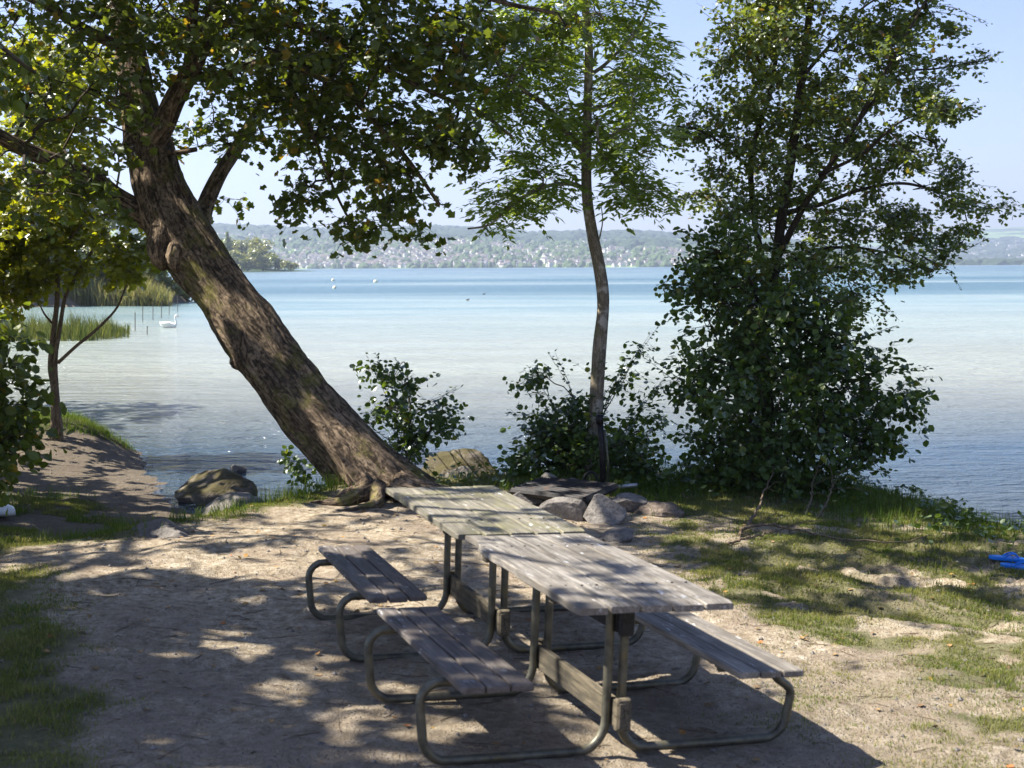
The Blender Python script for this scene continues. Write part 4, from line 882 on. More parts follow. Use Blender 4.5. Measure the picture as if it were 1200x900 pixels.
# ------------------------------------------------------------------ fire place
pb = gz(707, 580)
fp = empty('grill_post', tuple(pb), 'rusty black iron post with a grey handle bar standing behind the fire pit stones', 'grill post')
Yp = pb[1]
mb = MB(); add_tube(mb, [pb-np.array([0, 0, .05]), A(706, 530, Yp), A(703, 492, Yp)], .030, 12); mb.build('post', M['iron'], fp, True)
mb = MB(); add_tube(mb, [A(703, 497, Yp), A(702.5, 486, Yp)], .038, 14); mb.build('collar', M['iron'], fp, True)
mb = MB(); add_tube(mb, [A(712, 571, Yp-.02), A(712.5, 540, Yp-.02), A(709, 505, Yp-.02)], .010, 8); mb.build('side_rod', M['tube'], fp, True)
mb = MB(); add_tube(mb, [A(712, 572, Yp-.03), A(747, 568, Yp-.1)], .020, 12); mb.build('handle', M['pipe'], fp, True)
mb = MB(); an = np.linspace(0, math.pi, 20); add_tube(mb, [A(697, 565, Yp)+np.array([math.cos(q)*.07-.04, 0, math.sin(q)*.10]) for q in an], .012, 8); mb.build('hook', M['iron'], fp, True)
gb = gz(655, 592)
gt = empty('fire_grate', tuple(gb), 'low charred black grate plate lying across the fire pit stones', 'grate')
c4 = [A(600, 573, 12.9), A(685, 584, 12.35), A(722, 568, 13.1), A(636, 560, 13.6)]
def lerp4(u, v, dz=0): return c4[0]*(1-u)*(1-v)+c4[1]*u*(1-v)+c4[2]*u*v+c4[3]*(1-u)*v+np.array([0, 0, dz])
mb = MB()
for i in range(12):
    v = i/11; add_tube(mb, [lerp4(0, v), lerp4(.5, v, .004), lerp4(1, v)], .014, 6)
mb.build('grate_bars', M['iron'], gt)
for a_, b_ in (((0, 0), (1, 0)), ((0, 1), (1, 1)), ((0, 0), (0, 1)), ((1, 0), (1, 1))):
    mb = MB(); add_tube(mb, [lerp4(*a_, -.02), (lerp4(*a_, -.02)+lerp4(*b_, -.02))/2, lerp4(*b_, -.02)], .035, 4); mb.build('frame_bar', M['wood_dark'], gt)
mb = MB(); P4 = [lerp4(u, v, -.03) for u, v in ((.03, .03), (.97, .03), (.97, .97), (.03, .97))]; mb.add(np.array(P4+[p-np.array([0, 0, .02]) for p in P4]), np.array([(0, 1, 2, 3), (7, 6, 5, 4), (0, 4, 5, 1), (1, 5, 6, 2), (2, 6, 7, 3), (3, 7, 4, 0)])); mb.build('drip_tray', M['iron'], gt)

# ------------------------------------------------------------------ fallen branches on the right
def fbranch(label, pts, r0, twigs, seed):
    rg = np.random.default_rng(seed); P = np.array([gz(x, y)+np.array([0, 0, h]) for x, y, h in pts]); S = spline(P, 30); t = np.linspace(0, 1, 30)
    mb = MB(); add_tube(mb, S+rg.normal(0, .006, S.shape), r0*(1-t)+.003, 6)
    for q in range(twigs):
        i = rg.integers(4, 26); e = S[i]+np.array([rg.normal(0, .2), rg.normal(0, .12), abs(rg.normal(.06, .08))]); e[2] = max(e[2], tz(e[0], e[1])+.01); add_tube(mb, [S[i], (S[i]+e)/2+np.array([0, 0, .03]), e], [.004, .003, .0015], 4)
    return tag(mb.build('fallen_branch', M['bark_pale'], smooth=True), label, 'branch')
fbranch('long thin dead branch lying across the shaded grass on the right', [(868, 628, .06), (900, 622, .05), (940, 628, .04), (990, 636, .03), (1050, 640, .03), (1090, 634, .05)], .012, 7, 81)
fbranch('short crooked dead branch propped against the foot of the large bush', [(866, 630, .02), (885, 612, .08), (897, 596, .18), (910, 584, .36), (920, 575, .45)], .013, 5, 82)
fbranch('bare upright twig sprouting from the grass below the large bush', [(944, 604, .02), (950, 598, .1), (952, 592, .22), (960, 588, .36)], .010, 3, 83)
fbranch('pale bent twig standing in the grass right of the upright one', [(958, 608, .02), (970, 600, .12), (975, 592, .24), (970, 588, .38)], .010, 3, 84)
fbranch('forked dead branch lying left of the long thin one', [(852, 640, .02), (880, 634, .03), (915, 624, .02)], .010, 4, 85)

# ------------------------------------------------------------------ blue sandals, white board
def sandal(label, c, rot, flip):
    root = empty('flip_flop', c, label, 'flip flop', 'blue flip flops by the water'); root.rotation_euler = (0, .05, rot)
    t = np.linspace(0, 1, 28); L = .27; w = .048-.012*np.cos(t*math.pi*2)*(t < .6)-.006*(t >= .6); w = .034+.014*sstep(0, .25, t)+.008*np.sin(np.clip((t-.35)/.6, 0, 1)*math.pi); w = w*np.sqrt(np.clip(1-np.abs(2*t-1)**6, 0.02, 1))
    n = len(t); V = []
    for z in (0, .006, .018, .024):
        k = 1-.04*(z in (0, .024))
        V += [((q-.5)*L, ww*k, z) for q, ww in zip(t, w)]+[((q-.5)*L, -ww*k, z) for q, ww in zip(t[::-1], w[::-1])]
    V = np.array(V); m = 2*n; mb = MB(); j = np.arange(m)
    for l in range(3): mb.add(V, np.stack([l*m+j, l*m+(j+1) % m, (l+1)*m+(j+1) % m, (l+1)*m+j], -1))
    top = [(3*m+i, 3*m+i+1, 3*m+m-2-i, 3*m+m-1-i) for i in range(n-1)]; mb.add(V, np.array(top)); mb.add(V, np.array([(m-1-i, m-2-i, i+1, i) for i in range(n-1)]))
    o = mb.build('sole', M['blue'], None, False); o.parent = root
    mb = MB()
    for s in (-1, 1): add_tube(mb, spline([(.085, 0, .024), (.06, .012*s, .05), (.02, .035*s, .052), (-.03, .045*s, .022)], 14), .0065, 8)
    o = mb.build('strap', M['blue'], None, True); o.parent = root
sandal('blue flip flop lying farther from the tables on the bank', tuple(gz(1180, 658, .012)), -.25, 1)
sandal('blue flip flop lying closer to the tables, cut by the picture edge', tuple(gz(1194, 665, .014)), -.45, -1)
bp = gz(0, 606)
rt_ = empty('paddle_board', (bp[0]-.95, bp[1]-.1, bp[2]+.03), 'white board lying on the grass at the far left, only its rounded tip showing', 'board')
t = np.linspace(0, 1, 40); wd = .34*np.sqrt(np.clip(1-np.abs(2*t-1)**3.2, 0, 1))+.004; mb = MB(); k = 20; V = []
for q, w in zip(t, wd):
    for a_ in np.arange(k)*2*math.pi/k: V.append(((q-.5)*2.35-.02, math.cos(a_)*w, .085*(1+math.sin(a_))*min(1, .35+w/.34*.65)))
V = np.array(V); i = np.arange(39)[:, None]*k; j = np.arange(k)[None]; mb.add(V, np.stack([i+j, i+(j+1) % k, i+k+(j+1) % k, i+k+j], -1).reshape(-1, 4)); o = mb.build('hull', M['white'], None, True); o.parent = rt_
mb = MB(); mb.add([(-.95, -.006, .16), (-.75, -.006, .16), (-.98, -.004, .34), (-.95, .006, .16), (-.75, .006, .16), (-.98, .004, .34)], [(0, 1, 2), (3, 5, 4)]); mb.add([(-.95, -.006, .16), (-.75, -.006, .16), (-.98, -.004, .34), (-.95, .006, .16), (-.75, .006, .16), (-.98, .004, .34)], [(0, 3, 4, 1), (1, 4, 5, 2), (2, 5, 3, 0)]); o = mb.build('fin', M['white'], None); o.parent = rt_

# ------------------------------------------------------------------ birds, buoys, stakes
sp = A(199, 383, 1.0); Ys = F*(H-WZ)/(383-313.5); sc = np.array([A(198, 383, Ys)[0], Ys, WZ])
sw = empty('swan', tuple(sc), 'white swan swimming on the pale water left of the leaning trunk', 'swan')
sw['label'] = 'white swan swimming on the pale water left of the leaning trunk'
mb = MB(); P = [(-.52, 0, .20), (-.42, 0, .17), (-.25, 0, .14), (0, 0, .13), (.2, 0, .13), (.33, 0, .15), (.40, 0, .22), (.42, 0, .34), (.385, 0, .46), (.36, 0, .58), (.385, 0, .68), (.44, 0, .72), (.50, 0, .70), (.53, 0, .69)]
add_tube(mb, spline(np.array(P)+sc, 60), np.interp(np.linspace(0, 1, 60), [0, .08, .2, .36, .48, .56, .62, .72, .84, .90, .95, 1], [.02, .10, .17, .20, .18, .13, .075, .045, .04, .055, .05, .03]), 16); mb.build('body', M['swan'], sw, True)
for s in (-1, 1):
    mb = MB(); add_tube(mb, np.array([(-.55, .05*s, .30), (-.3, .13*s, .27), (0, .17*s, .24), (.2, .15*s, .2)])+sc, [.02, .09, .11, .04], 12); mb.build('wing', M['swan'], sw, True)
mb = MB(); add_tube(mb, np.array([(.52, 0, .69), (.57, 0, .67), (.62, 0, .655)])+sc, [.03, .022, .012], 8); mb.build('beak', M['orange'], sw, True); sw.scale = (.8, .8, .8)
def on_water(px, py): return np.array(list(G(px, py, WZ)))
def duck(label, px, py, s=1.):
    c = on_water(px, py); mb = MB(); P = np.array([(-.22, 0, .09), (-.1, 0, .07), (.06, 0, .07), (.15, 0, .12), (.17, 0, .2), (.21, 0, .23), (.27, 0, .22)])*s+c
    root = empty('duck', tuple(c), label, 'duck'); add_tube(mb, spline(P, 24), np.interp(np.linspace(0, 1, 24), [0, .3, .5, .65, .8, .92, 1], [.02, .10, .09, .05, .05, .04, .01])*s, 10); mb.build('body', M['duck'], root, True)
duck('dark duck on the open water, nearer one of two', 548, 352, .65); duck('dark duck on the open water, smaller and farther one of two', 567, 345, .65)
def buoy(label, px, py, r):
    c = on_water(px, py); root = empty('buoy', tuple(c), label, 'buoy'); an = np.linspace(-1, 1, 14); mb = MB(); add_tube(mb, [c+np.array([0, 0, r*.35+q*r]) for q in an], np.sqrt(np.clip(1-an**2, .01, 1))*r, 16); mb.build('float', M['buoy'], root, True)
    mb = MB(); add_tube(mb, [c+np.array([0, 0, r*1.3]), c+np.array([0, 0, r*1.6])], r*.16, 8); mb.build('ring', M['iron'], root)
buoy('round pale buoy, lowest in the picture of the three near the leaning trunk', 392, 338, .26); buoy('round pale buoy straight above the lowest one', 390, 329, .34); buoy('round pale buoy alone in the middle of the lake, right of the other two', 440, 331, .38)
for x_, y0_, h_ in ((158, 388, 22), (167, 378, 20), (179, 375, 18), (189, 373, 20), (198, 369, 18), (208, 366, 20), (172, 392, 10)):
    c = on_water(x_, y0_); hh = h_*c[1]/F; mb = MB(); add_tube(mb, [c-np.array([0, 0, .3]), c+np.array([.02, 0, hh*.5]), c+np.array([.03, 0, hh])], .02, 6)
    tag(mb.build('stake', M['stake']), 'thin dark stake standing in the shallows near the swan', 'stake', 'stakes in the shallows near the swan')

# ------------------------------------------------------------------ reeds and the far left bank
def blades(P, hgt, wid, bend, rg, segs=3):
    n = len(P); a = rg.random(n)*6.283; d = np.stack([np.cos(a), np.sin(a), 0*a], -1); w = np.stack([-np.sin(a), np.cos(a), 0*a], -1); ln = bend*rg.uniform(.2, 1.2, n); V = []
    for q in range(segs+1):
        t = q/segs; c = P+d*(ln*hgt*t*t)[:, None]+np.array([0, 0, 1.0])*(hgt*(t-.25*ln*t*t))[:, None]; ww = (wid*(1-t**1.6)*.5)[:, None]
        if q < segs: V += [c-w*ww, c+w*ww]
        else: V += [c]
    V = np.stack(V, 1); k = 2*segs+1; b = (np.arange(n)*k)[:, None]; q4 = []
    for q in range(segs-1): q4.append(np.stack([b[:, 0]+2*q, b[:, 0]+2*q+1, b[:, 0]+2*q+3, b[:, 0]+2*q+2], -1))
    t3 = np.stack([b[:, 0]+2*segs-2, b[:, 0]+2*segs-1, b[:, 0]+2*segs], -1)
    return V.reshape(-1, 3), np.concatenate(q4) if q4 else np.zeros((0, 4), int), t3
def blade_obj(name, P, hgt, wid, bend, mat, seed, label=None, cat=None, segs=3):
    rg = np.random.default_rng(seed); V, q, t = blades(np.asarray(P), np.asarray(hgt), np.asarray(wid), bend, rg, segs); mb = MB(); mb.add(V, t); 
    if len(q): mb.f[4].append(q); mb.m[4].append(np.zeros(len(q), int))
    return tag(mb.build(name, M[mat]), label, cat, None, 'stuff')
rg = np.random.default_rng(91)
n = 5200; px_ = rg.uniform(-60, 152, n); py_ = rg.uniform(389, 400, n)-np.clip((px_-100)/52, 0, 1)*4; P = np.array([on_water(a, b) for a, b in zip(px_, py_)])
blade_obj('reeds', P-np.array([0, 0, .1]), rg.uniform(.3, 1.25, n)*(1-.6*sstep(110, 155, px_))*(.55+.8*vnoise(px_*.15, py_*.4)), np.full(n, .035), .45, 'reed_green', 92, 'dark green rushes in the shallows left of the swan', 'reeds')
n = 15000; px_ = 60+140*rg.random(n)**1.0; py_ = rg.uniform(355, 363, n); P = np.array([on_water(a, b-4) for a, b in zip(px_, py_)])
blade_obj('reeds', P-np.array([0, 0, .2]), rg.uniform(1.0, 2.9, n)*(1-.45*sstep(170, 205, px_))*(.7+.5*vnoise(px_*.12, 0*px_)), np.full(n, .09), .5, 'reed', 93, 'tall pale reeds along the far left bank', 'reeds')

def clump_tree(name, label, cat, x, y, zb, w, h, leaf, seed, group=None, trunk=.3, n=500, size=1.2, shape='round', bark='bark_dark'):
    """far tree: tapered trunk, limbs and an uneven crown of leaf sprays in lobes"""
    rg = np.random.default_rng(seed); root = empty(name, (x, y, zb), label, cat, group)
    mb = MB(); th = h*trunk; add_tube(mb, [(x, y, zb-.5), (x+.02*h, y, zb+th), (x, y, zb+h*.85)], [w*.05, w*.035, w*.01], 7)
    for q in range(5):
        a_ = rg.random()*6.28; z0 = zb+h*rg.uniform(.3, .6); add_tube(mb, [(x, y, z0), (x+math.cos(a_)*w*.2, y+math.sin(a_)*w*.2, z0+h*.12), (x+math.cos(a_)*w*.36, y+math.sin(a_)*w*.36, z0+h*.2)], [w*.02, w*.014, w*.006], 5)
    mb.build('trunk', M[bark], root)
    if shape == 'cone':
        t = rg.random(n)**.7; a_ = rg.random(n)*6.28; rr_ = w*.5*t*rg.uniform(.5, 1, n); P = np.stack([x+np.cos(a_)*rr_, y+np.sin(a_)*rr_, zb+h*(1-t*.92)], -1)
    else:
        nl = 9; lc = np.stack([rg.normal(0, .22, nl)*w, rg.normal(0, .22, nl)*w, h*rg.uniform(max(.12, trunk), .82, nl)], -1); lc[:, :2] *= (1-.6*np.abs(lc[:, 2:]/h-.5)); k = rg.integers(0, nl, n)
        v = unit(rg.normal(0, 1, (n, 3)))*(rg.random((n, 1))**.4); P = np.array([x, y, zb])+lc[k]+v*np.array([w*.24, w*.24, h*.17])
    mb = MB(); add_leaves(mb, P, rg.normal(0, 1, (n, 3))*np.array([1, 1, .5]), np.array([0, 0, .9])+rg.normal(0, .55, (n, 3)), size*rg.uniform(.6, 1.3, n), 'broad', 0)
    mb.build('crown', M[leaf], root); return root
# bushes behind the reeds
fb = [(12, 352, 112, 9, 9), (45, 352, 110, 8, 7.5), (75, 350, 111, 7, 6.2), (108, 347, 114, 8, 6.4), (140, 346, 116, 8, 6.0), (30, 340, 124, 9, 9.5), (92, 342, 123, 9, 8.0), (-25, 352, 108, 10, 10), (168, 346, 117, 6, 4.2)]
fl = ['dark round bush on the far left bank, half hidden by the twin stems', 'dark round bush on the far left bank just right of the twin stems', 'grey-green bush among the tall reeds', 'pale willow bush rising behind the tall reeds', 'pale willow bush at the middle of the reed belt', 'tall dark tree behind the far left bank bushes', 'bushy tree behind the willow bushes', 'wide dark bush on the far bank cut by the left picture edge', 'low willow bush near the tip of the reed belt']
for q, (a_, b_, Y_, w_, h_) in enumerate(fb):
    c = A(a_, 330, Y_); clump_tree('willow_bush' if q in (3, 4, 8) else 'bank_bush', fl[q], 'bush', c[0], Y_, WZ-.1, w_, h_, 'leaf_willow' if q in (3, 4, 8, 2) else 'leaf_far' if q in (6,) else 'leaf_shade', 100+q, trunk=.15, n=2600, size=.42)
# wooded headland
hb = [(256, 1010, 17, 20), (270, 1000, 16, 24), (284, 990, 20, 24), (298, 985, 18, 22), (311, 980, 16, 19), (322, 975, 13, 14), (262, 960, 15, 12), (290, 955, 16, 14), (308, 955, 13, 11), (243, 1000, 16, 22), (228, 1000, 18, 24), (276, 1030, 18, 26), (302, 1015, 18, 24)]
for q, (a_, Y_, w_, h_) in enumerate(hb):
    c = A(a_, 316, Y_); clump_tree('broadleaf_tree', 'rounded broadleaf tree on the wooded headland across the bay', 'tree', c[0], Y_, .4, w_, h_, 'leaf_far' if q % 4 != 1 else 'leaf_shade', 130+q, 'broadleaf trees on the headland', n=1300, size=1.5, trunk=.14)
c = A(267, 316, 985); clump_tree('conifer_tree', 'dark pointed conifer rising above the headland trees', 'tree', c[0], 985, .4, 7, 27, 'leaf_shade', 150, n=700, size=1.3, shape='cone')
for q, (a_, Y_, w_, h_, l) in enumerate([(333, 950, 8, 7, 'small round bush at the tip of the headland'), (341, 950, 9, 6, 'lowest bush, farthest out on the headland spit'), (245, 930, 14, 10, 'pale willow bush at the foot of the headland wood')]):
    c = A(a_, 316, Y_); clump_tree('headland_bush', l, 'bush', c[0], Y_, .3, w_, h_, 'leaf_far', 160+q, n=400, size=1.2, trunk=.1)

# ------------------------------------------------------------------ far shore town
rg = np.random.default_rng(200)
def house_mesh(w, d, h, rh, wall, roof):
    mb = MB(); hw, hd = w/2, d/2
    V = [(-hw, -hd, -3), (hw, -hd, -3), (hw, hd, -3), (-hw, hd, -3), (-hw, -hd, h), (hw, -hd, h), (hw, hd, h), (-hw, hd, h), (-hw, 0, h+rh), (hw, 0, h+rh)]
    mb.add(V, [(0, 1, 5, 4), (1, 2, 6, 5), (2, 3, 7, 6), (3, 0, 4, 7)], 0); mb.add(V, [(5, 6, 9), (7, 4, 8)], 0)
    e = .6; k = .25; R = [(-hw-e, -hd-e, h-k), (hw+e, -hd-e, h-k), (hw+e, 0, h+rh+.1), (-hw-e, 0, h+rh+.1), (-hw-e, hd+e, h-k), (hw+e, hd+e, h-k)]; mb.add(R, [(0, 1, 2, 3), (3, 2, 5, 4)], 1)
    o = mb.build('town_house', [M[wall], M[roof]]); return o
protos = []
for q, (w_, d_, h_, rh_, wa, ro, lab) in enumerate([(8, 7, 4, 3, 'housew', 'roofb', 'small white house with a brown roof on the far shore'), (9, 8, 5, 3, 'housec', 'roofr', 'cream house with a reddish roof on the far shore'), (12, 8, 6, 2.5, 'housew', 'roofg', 'long white house with a grey roof on the far shore'), (8, 8, 5, 3, 'houseg', 'roofb', 'grey house with a brown roof on the far shore'), (8, 8, 8, 3, 'housew', 'roofr', 'tall white house with a reddish roof on the far shore')]):
    o = house_mesh(w_, d_, h_, rh_, wa, ro); protos.append((o, lab, o.data))
first = [True]*5; pos = []
while len(pos) < 2300:
    a_ = rg.uniform(225, 1050); y_ = 2656+rg.random()**1.4*1150
    dens = np.interp(a_, [225, 330, 480, 560, 600, 700, 830, 1000], [.8, 1, 1, .75, .45, .5, .55, .3])*(1 if y_ < 2850 else .85 if fbm(a_*.02, y_*.004, 3) > .47 else .12)*(1-.6*sstep(3200, 3700, y_))
    if rg.random() > dens: continue
    x_ = (a_-600)/F*y_; pos.append((x_, y_))
pos.sort(key=lambda p: p[1]+rg.uniform(0, 60)); hz_ = hill_a(np.array([p[0] for p in pos]), np.array([p[1] for p in pos]))
for q in range(290):
    k = int(rg.choice(5, p=[.3, .2, .2, .15, .15])); o, lab, me = protos[k]
    if not first[k]: o = bpy.data.objects.new('town_house', me); COL.objects.link(o)
    first[k] = False; o.location = (pos[q][0], pos[q][1], float(hz_[q])+.5); o.rotation_euler = (0, 0, float(rg.uniform(-1.1, 1.1))); tag(o, lab, 'house', 'houses of the town on the far shore')
mb = MB()
for q in range(290, len(pos)):
    w_, d_, h_ = rg.uniform(6, 12), rg.uniform(6, 9), rg.uniform(4, 7); x_, y_ = pos[q]; z_ = float(hz_[q]); mi = int(rg.choice(3, p=[.55, .25, .2]))
    V = np.array([(-1, -1, -3), (1, -1, -3), (1, 1, -3), (-1, 1, -3), (-1, -1, h_), (1, -1, h_), (1, 1, h_), (-1, 1, h_), (-1, 0, h_+3.4), (1, 0, h_+3.4)], float)*np.array([w_/2, d_/2, 1]); ra = rg.uniform(-1.1, 1.1); V = np.stack([V[:, 0]*math.cos(ra)-V[:, 1]*math.sin(ra), V[:, 0]*math.sin(ra)+V[:, 1]*math.cos(ra), V[:, 2]], -1)+np.array([x_, y_, z_])
    mb.add(V, [(0, 1, 5, 4), (1, 2, 6, 5), (2, 3, 7, 6), (3, 0, 4, 7)], mi); mb.add(V, [(5, 6, 9), (7, 4, 8)], mi); mb.add(V+np.array([0, 0, .3]), [(4, 5, 9, 8), (7, 8, 9, 6)], 3+int(rg.integers(0, 3)))
tag(mb.build('distant_town', [M['housew'], M['housec'], M['houseg'], M['roofb'], M['roofg'], M['roofr']]), 'countless tiny houses scattered up the far hillside behind the shore row', 'town', None, 'stuff')
pb_ = []
while len(pb_) < 500:
    a_ = rg.uniform(950, 1300); y_ = 5230+rg.random()**1.6*1500
    if fbm(a_*.03, y_*.003, 2) > .42: pb_.append(((a_-600)/F*y_, y_))
hb_ = hill_b(np.array([p[0] for p in pb_]), np.array([p[1] for p in pb_])); mb2 = MB()
for (x_, y_), z_ in zip(pb_, hb_):
    w_, d_, h_ = rg.uniform(14, 30), 14, rg.uniform(7, 13); V = np.array([(-1, -1, -4), (1, -1, -4), (1, 1, -4), (-1, 1, -4), (-1, -1, h_), (1, -1, h_), (1, 1, h_), (-1, 1, h_), (-1, 0, h_+4), (1, 0, h_+4)], float)*np.array([w_/2, d_/2, 1])+np.array([x_, y_, z_])
    mb2.add(V, [(0, 1, 5, 4), (1, 2, 6, 5), (2, 3, 7, 6), (3, 0, 4, 7)], 0); mb2.add(V, [(5, 6, 9), (7, 4, 8)], 0); mb2.add(V+np.array([0, 0, .3]), [(4, 5, 9, 8), (7, 8, 9, 6)], 1)
tag(mb2.build('distant_village', [M['housew'], M['roofg']]), 'pale specks of houses on the bluish hills at the far right', 'village', None, 'stuff')
# woods on the far hills and garden trees between the houses
def lumps(name, pts, rw, rh, label, mat):
    mb = MB(); base = np.array([(math.cos(a)*c, math.sin(a)*c, s) for c, s in ((1, -.3), (.95, .3), (.6, .8)) for a in np.arange(7)*2*math.pi/7]+[(0, 0, 1)])
    fq = [(l*7+j, l*7+(j+1) % 7, (l+1)*7+(j+1) % 7, (l+1)*7+j) for l in range(2) for j in range(7)]; ft = [(14+j, 14+(j+1) % 7, 21) for j in range(7)]
    for (x, y, z) in pts:
        w = rw*rg.uniform(.6, 1.4); h = rh*rg.uniform(.6, 1.4); V = base*np.array([w, w, h])*rg.uniform(.8, 1.2, (22, 1))+np.array([x, y, z]); b = mb.n; mb.add(V, fq); mb.f[3].append(np.array(ft)+b); mb.m[3].append(np.zeros(7, int))
    return tag(mb.build(name, M[mat]), label, 'woodland', None, 'stuff')
pts = []
while len(pts) < 2900:
    a_ = rg.uniform(150, 1100); y_ = 2648+rg.random()**1.5*1100; x_ = (a_-600)/F*y_
    if fbm(a_*.03+9, y_*.005, 3) > .5 or rg.random() < .25: pts.append((x_, y_))
hz2 = hill_a(np.array([p[0] for p in pts]), np.array([p[1] for p in pts])); lumps('garden_trees', [(p[0], p[1], z) for p, z in zip(pts, hz2)], 9, 10, 'tiny trees among the houses of the far town', 'garden')
pts = []
while len(pts) < 5200:
    a_ = rg.uniform(-100, 1300); y_ = rg.uniform(3100, 5000); x_ = (a_-600)/F*y_
    if fbm(x_*.0016+3, y_*.0022, 4) > (.50 if y_ < 4050 else .42): pts.append((x_, y_))
hz3 = hill_a(np.array([p[0] for p in pts]), np.array([p[1] for p in pts]))
for _ in range(1300):
    a_ = rg.uniform(950, 1300); y_ = 5190+rg.random()**1.5*1800; x_ = (a_-600)/F*y_; pts.append((x_, y_)); hz3 = np.append(hz3, float(hill_b(np.array([x_]), np.array([y_]))[0]))
lumps('distant_forest', [(p[0], p[1], z) for p, z in zip(pts, hz3)], 26, 15, 'dark woods covering the crest of the far hills', 'forest')

# ------------------------------------------------------------------ grass, leaves and pebbles of the clearing
rg = np.random.default_rng(300)
def scatter(n, x0, x1, y0, y1): return rg.uniform(x0, x1, n), rg.uniform(y0, y1, n)
X, Y = scatter(1250000, -6, 6.2, 5.2, 16.6); g = grass_d(X, Y); clump = sstep(.28, .55, fbm(X*4.5, Y*4.5, 3)); k = rg.random(len(X)) < g*clump*.95; X, Y, g = X[k], Y[k], g[k]
k = np.abs(X) < Y*.38+.3; X, Y, g = X[k], Y[k], g[k]
Z = terrain_z(X, Y); hgt = (.016+.026*g*rg.random(len(X)))*(.6+.9*fbm(X*1.5, Y*1.5, 2)); blade_obj('grass', np.stack([X, Y, Z-.004], -1), hgt*1.15, np.full(len(X), .0052), .7, 'grass', 301, 'short trampled grass in patches over the clearing', 'grass', 2)
# longer grass: bank edges, mound, under the bushes
X, Y = scatter(560000, -8.6, 5.4, 10.2, 23.6); dc = sdist(X, Y, COAST); e = sstep(.05, .35, dc)*sstep(1.6, .7, dc)*(X > -2.9)*(Y > 10.5); mnd = np.exp(-(((X+6.9)/1.35)**2+((Y-21.9)/1.1)**2)) > .42
cre = np.exp(-(sdist(X, Y, CREST[:5], closed=False)/.22)**2)*(Y > 11); cov = (grass_d(X, Y) > .5)*(X < -2.4)*(sdist(X, Y, CREST) > .2)*.6; pr_ = np.maximum(np.maximum(e, cov)*sstep(.36, .55, fbm(X*2, Y*2, 3)), np.maximum(mnd*1.0, cre*.7*sstep(.4, .55, fbm(X*3, Y*3, 2))))
rd = np.exp(-(((X-3.9)/.9)**2+((Y-13.4)/1.6)**2)); pr_ = np.maximum(pr_, rd*.8); fp_ = np.exp(-(((X-.8)/1.9)**2+((Y-14.5)/1.0)**2)); pr_ = np.maximum(pr_, fp_*1.0)
k = (rg.random(len(X)) < pr_*.55) & (dc > .05); X, Y = X[k], Y[k]; Z = terrain_z(X, Y)
blade_obj('bank_grass', np.stack([X, Y, Z-.01], -1), rg.uniform(.04, .22, len(X))*(.35+fbm(X*1.6, Y*1.6, 2)), np.full(len(X), .0065), .55, 'grass_lush', 302, 'longer lush grass along the edge of the bank', 'grass', 3)
# broad-leaved weeds on the slope at the right and at the foot of the bushes
X, Y = scatter(60000, -3, 5.2, 11, 15.8); dc = sdist(X, Y, COAST); w_ = np.maximum(np.exp(-(((X-4.0)/.7)**2+((Y-13.6)/1.7)**2)), np.exp(-(((X-1.9)/2.0)**2+((Y-14.2)/.55)**2))*.8); k = (rg.random(len(X)) < w_*.35*(fbm(X*3, Y*3, 2) > .42)) & (dc > .1); X, Y = X[k], Y[k]; Z = terrain_z(X, Y)
mb = MB(); n = len(X); add_leaves(mb, np.stack([X, Y, Z+rg.uniform(.02, .16, n)], -1), rg.normal(0, 1, (n, 3))*np.array([1, 1, .4]), np.array([0, 0, 1.0])+rg.normal(0, .5, (n, 3)), rg.uniform(.03, .075, n), 'broad', 0)
tag(mb.build('ground_weeds', M['leaf_hazel']), 'low broad-leaved weeds on the bank below the bushes', 'weeds', None, 'stuff')
# dead leaves
k_ = N('dead_leaf'); r_ = k_.n('NewGeometry').outputs['Random Per Island']; k_.bsdf(k_.ramp(r_, [(0, (.20, .11, .04)), (.4, (.30, .20, .09)), (.7, (.14, .09, .05)), (.9, (.34, .22, .05)), (.97, (.30, .12, .04))]), .8); M['dead'] = k_.m
n = 650; X, Y = scatter(n, -3, 4.5, 5.6, 14); Z = terrain_z(X, Y); mb = MB(); add_leaves(mb, np.stack([X, Y, Z+.008], -1), rg.normal(0, 1, (n, 3))*np.array([1, 1, .12]), np.array([0, 0, 1.0])+rg.normal(0, .25, (n, 3)), rg.uniform(.015, .045, n), 'broad', 0)
tag(mb.build('fallen_leaves', M['dead']), 'brown and yellow fallen leaves strewn over the dirt', 'leaves', None, 'stuff')
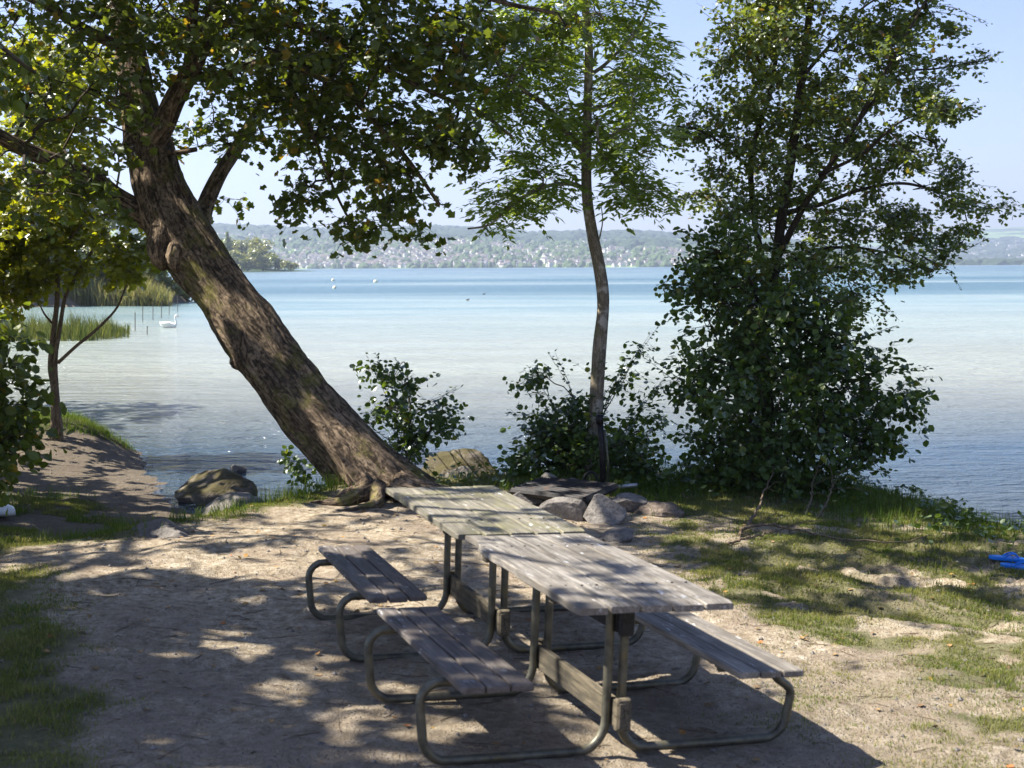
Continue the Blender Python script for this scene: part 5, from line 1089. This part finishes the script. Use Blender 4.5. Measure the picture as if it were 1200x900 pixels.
# pebbles and crumbs
n = 15000; X, Y = scatter(n, -8.5, 5.2, 5.4, 22); k = (np.abs(X) < Y*.38) & (rg.random(n) < np.where(sdist(X, Y, CREST) > .3, 1, .8)*(fbm(X*2, Y*2, 3) > .38)) & (sdist(X, Y, COAST) > 0); X, Y = X[k], Y[k]; n = len(X); Z = terrain_z(X, Y); s_ = .004+.013*rg.random(n)**3*(1+.3*(Y > 11))
oc = np.array([(1, 0, 0), (0, 1, 0), (-1, 0, 0), (0, -1, 0), (0, 0, .7), (0, 0, -.5)]); V = np.stack([X, Y, Z+s_*.2], -1)[:, None]+oc[None]*s_[:, None, None]*rg.uniform(.6, 1.4, (n, 6, 1)); ft = np.array([(0, 1, 4), (1, 2, 4), (2, 3, 4), (3, 0, 4), (1, 0, 5), (2, 1, 5), (3, 2, 5), (0, 3, 5)])
mb = MB(); mb.add(V.reshape(-1, 3), ((np.arange(n)*6)[:, None, None]+ft[None]).reshape(-1, 3)); tag(mb.build('pebbles', M['rock']), 'small pebbles and grit lying on the dirt', 'pebbles', None, 'stuff')
# twigs on the ground
mb = MB()
for q in range(620):
    x_, y_ = rg.uniform(-2.8, 3.6), rg.uniform(5.6, 13)
    if q % 5 == 0: x_, y_ = rg.uniform(-6.5, -2.6), rg.uniform(12.5, 21)
    a_ = rg.random()*6.28; L_ = rg.uniform(.04, .28)*rg.random()**.5; e = (x_+math.cos(a_)*L_, y_+math.sin(a_)*L_); m_ = ((x_+e[0])/2+rg.normal(0, .01), (y_+e[1])/2+rg.normal(0, .01))
    add_tube(mb, [(x_, y_, tz(x_, y_)+.004), (*m_, tz(*m_)+.007), (*e, tz(*e)+.004)], [.0028, .0024, .001], 4)
tag(mb.build('twig_litter', M['bark_pale']), 'thin dry twigs scattered over the dirt', 'twigs', None, 'stuff')

# ------------------------------------------------------------------ the air
k_ = N('haze_air'); pv = k_.n('VolumePrincipled', {'Color': (.66, .80, 1.0, 1), 'Density': 1.7e-4, 'Anisotropy': .35}); k_.t.links.new(pv.outputs[0], k_.out.inputs[1])
mb = MB(); x0, x1, y0, y1, z0, z1 = -9500, 9500, -400, 9700, -6, 420; V = [(x0, y0, z0), (x1, y0, z0), (x1, y1, z0), (x0, y1, z0), (x0, y0, z1), (x1, y0, z1), (x1, y1, z1), (x0, y1, z1)]
mb.add(V, [(0, 3, 2, 1), (4, 5, 6, 7), (0, 1, 5, 4), (1, 2, 6, 5), (2, 3, 7, 6), (3, 0, 4, 7)]); tag(mb.build('haze', k_.m), kind='stuff')
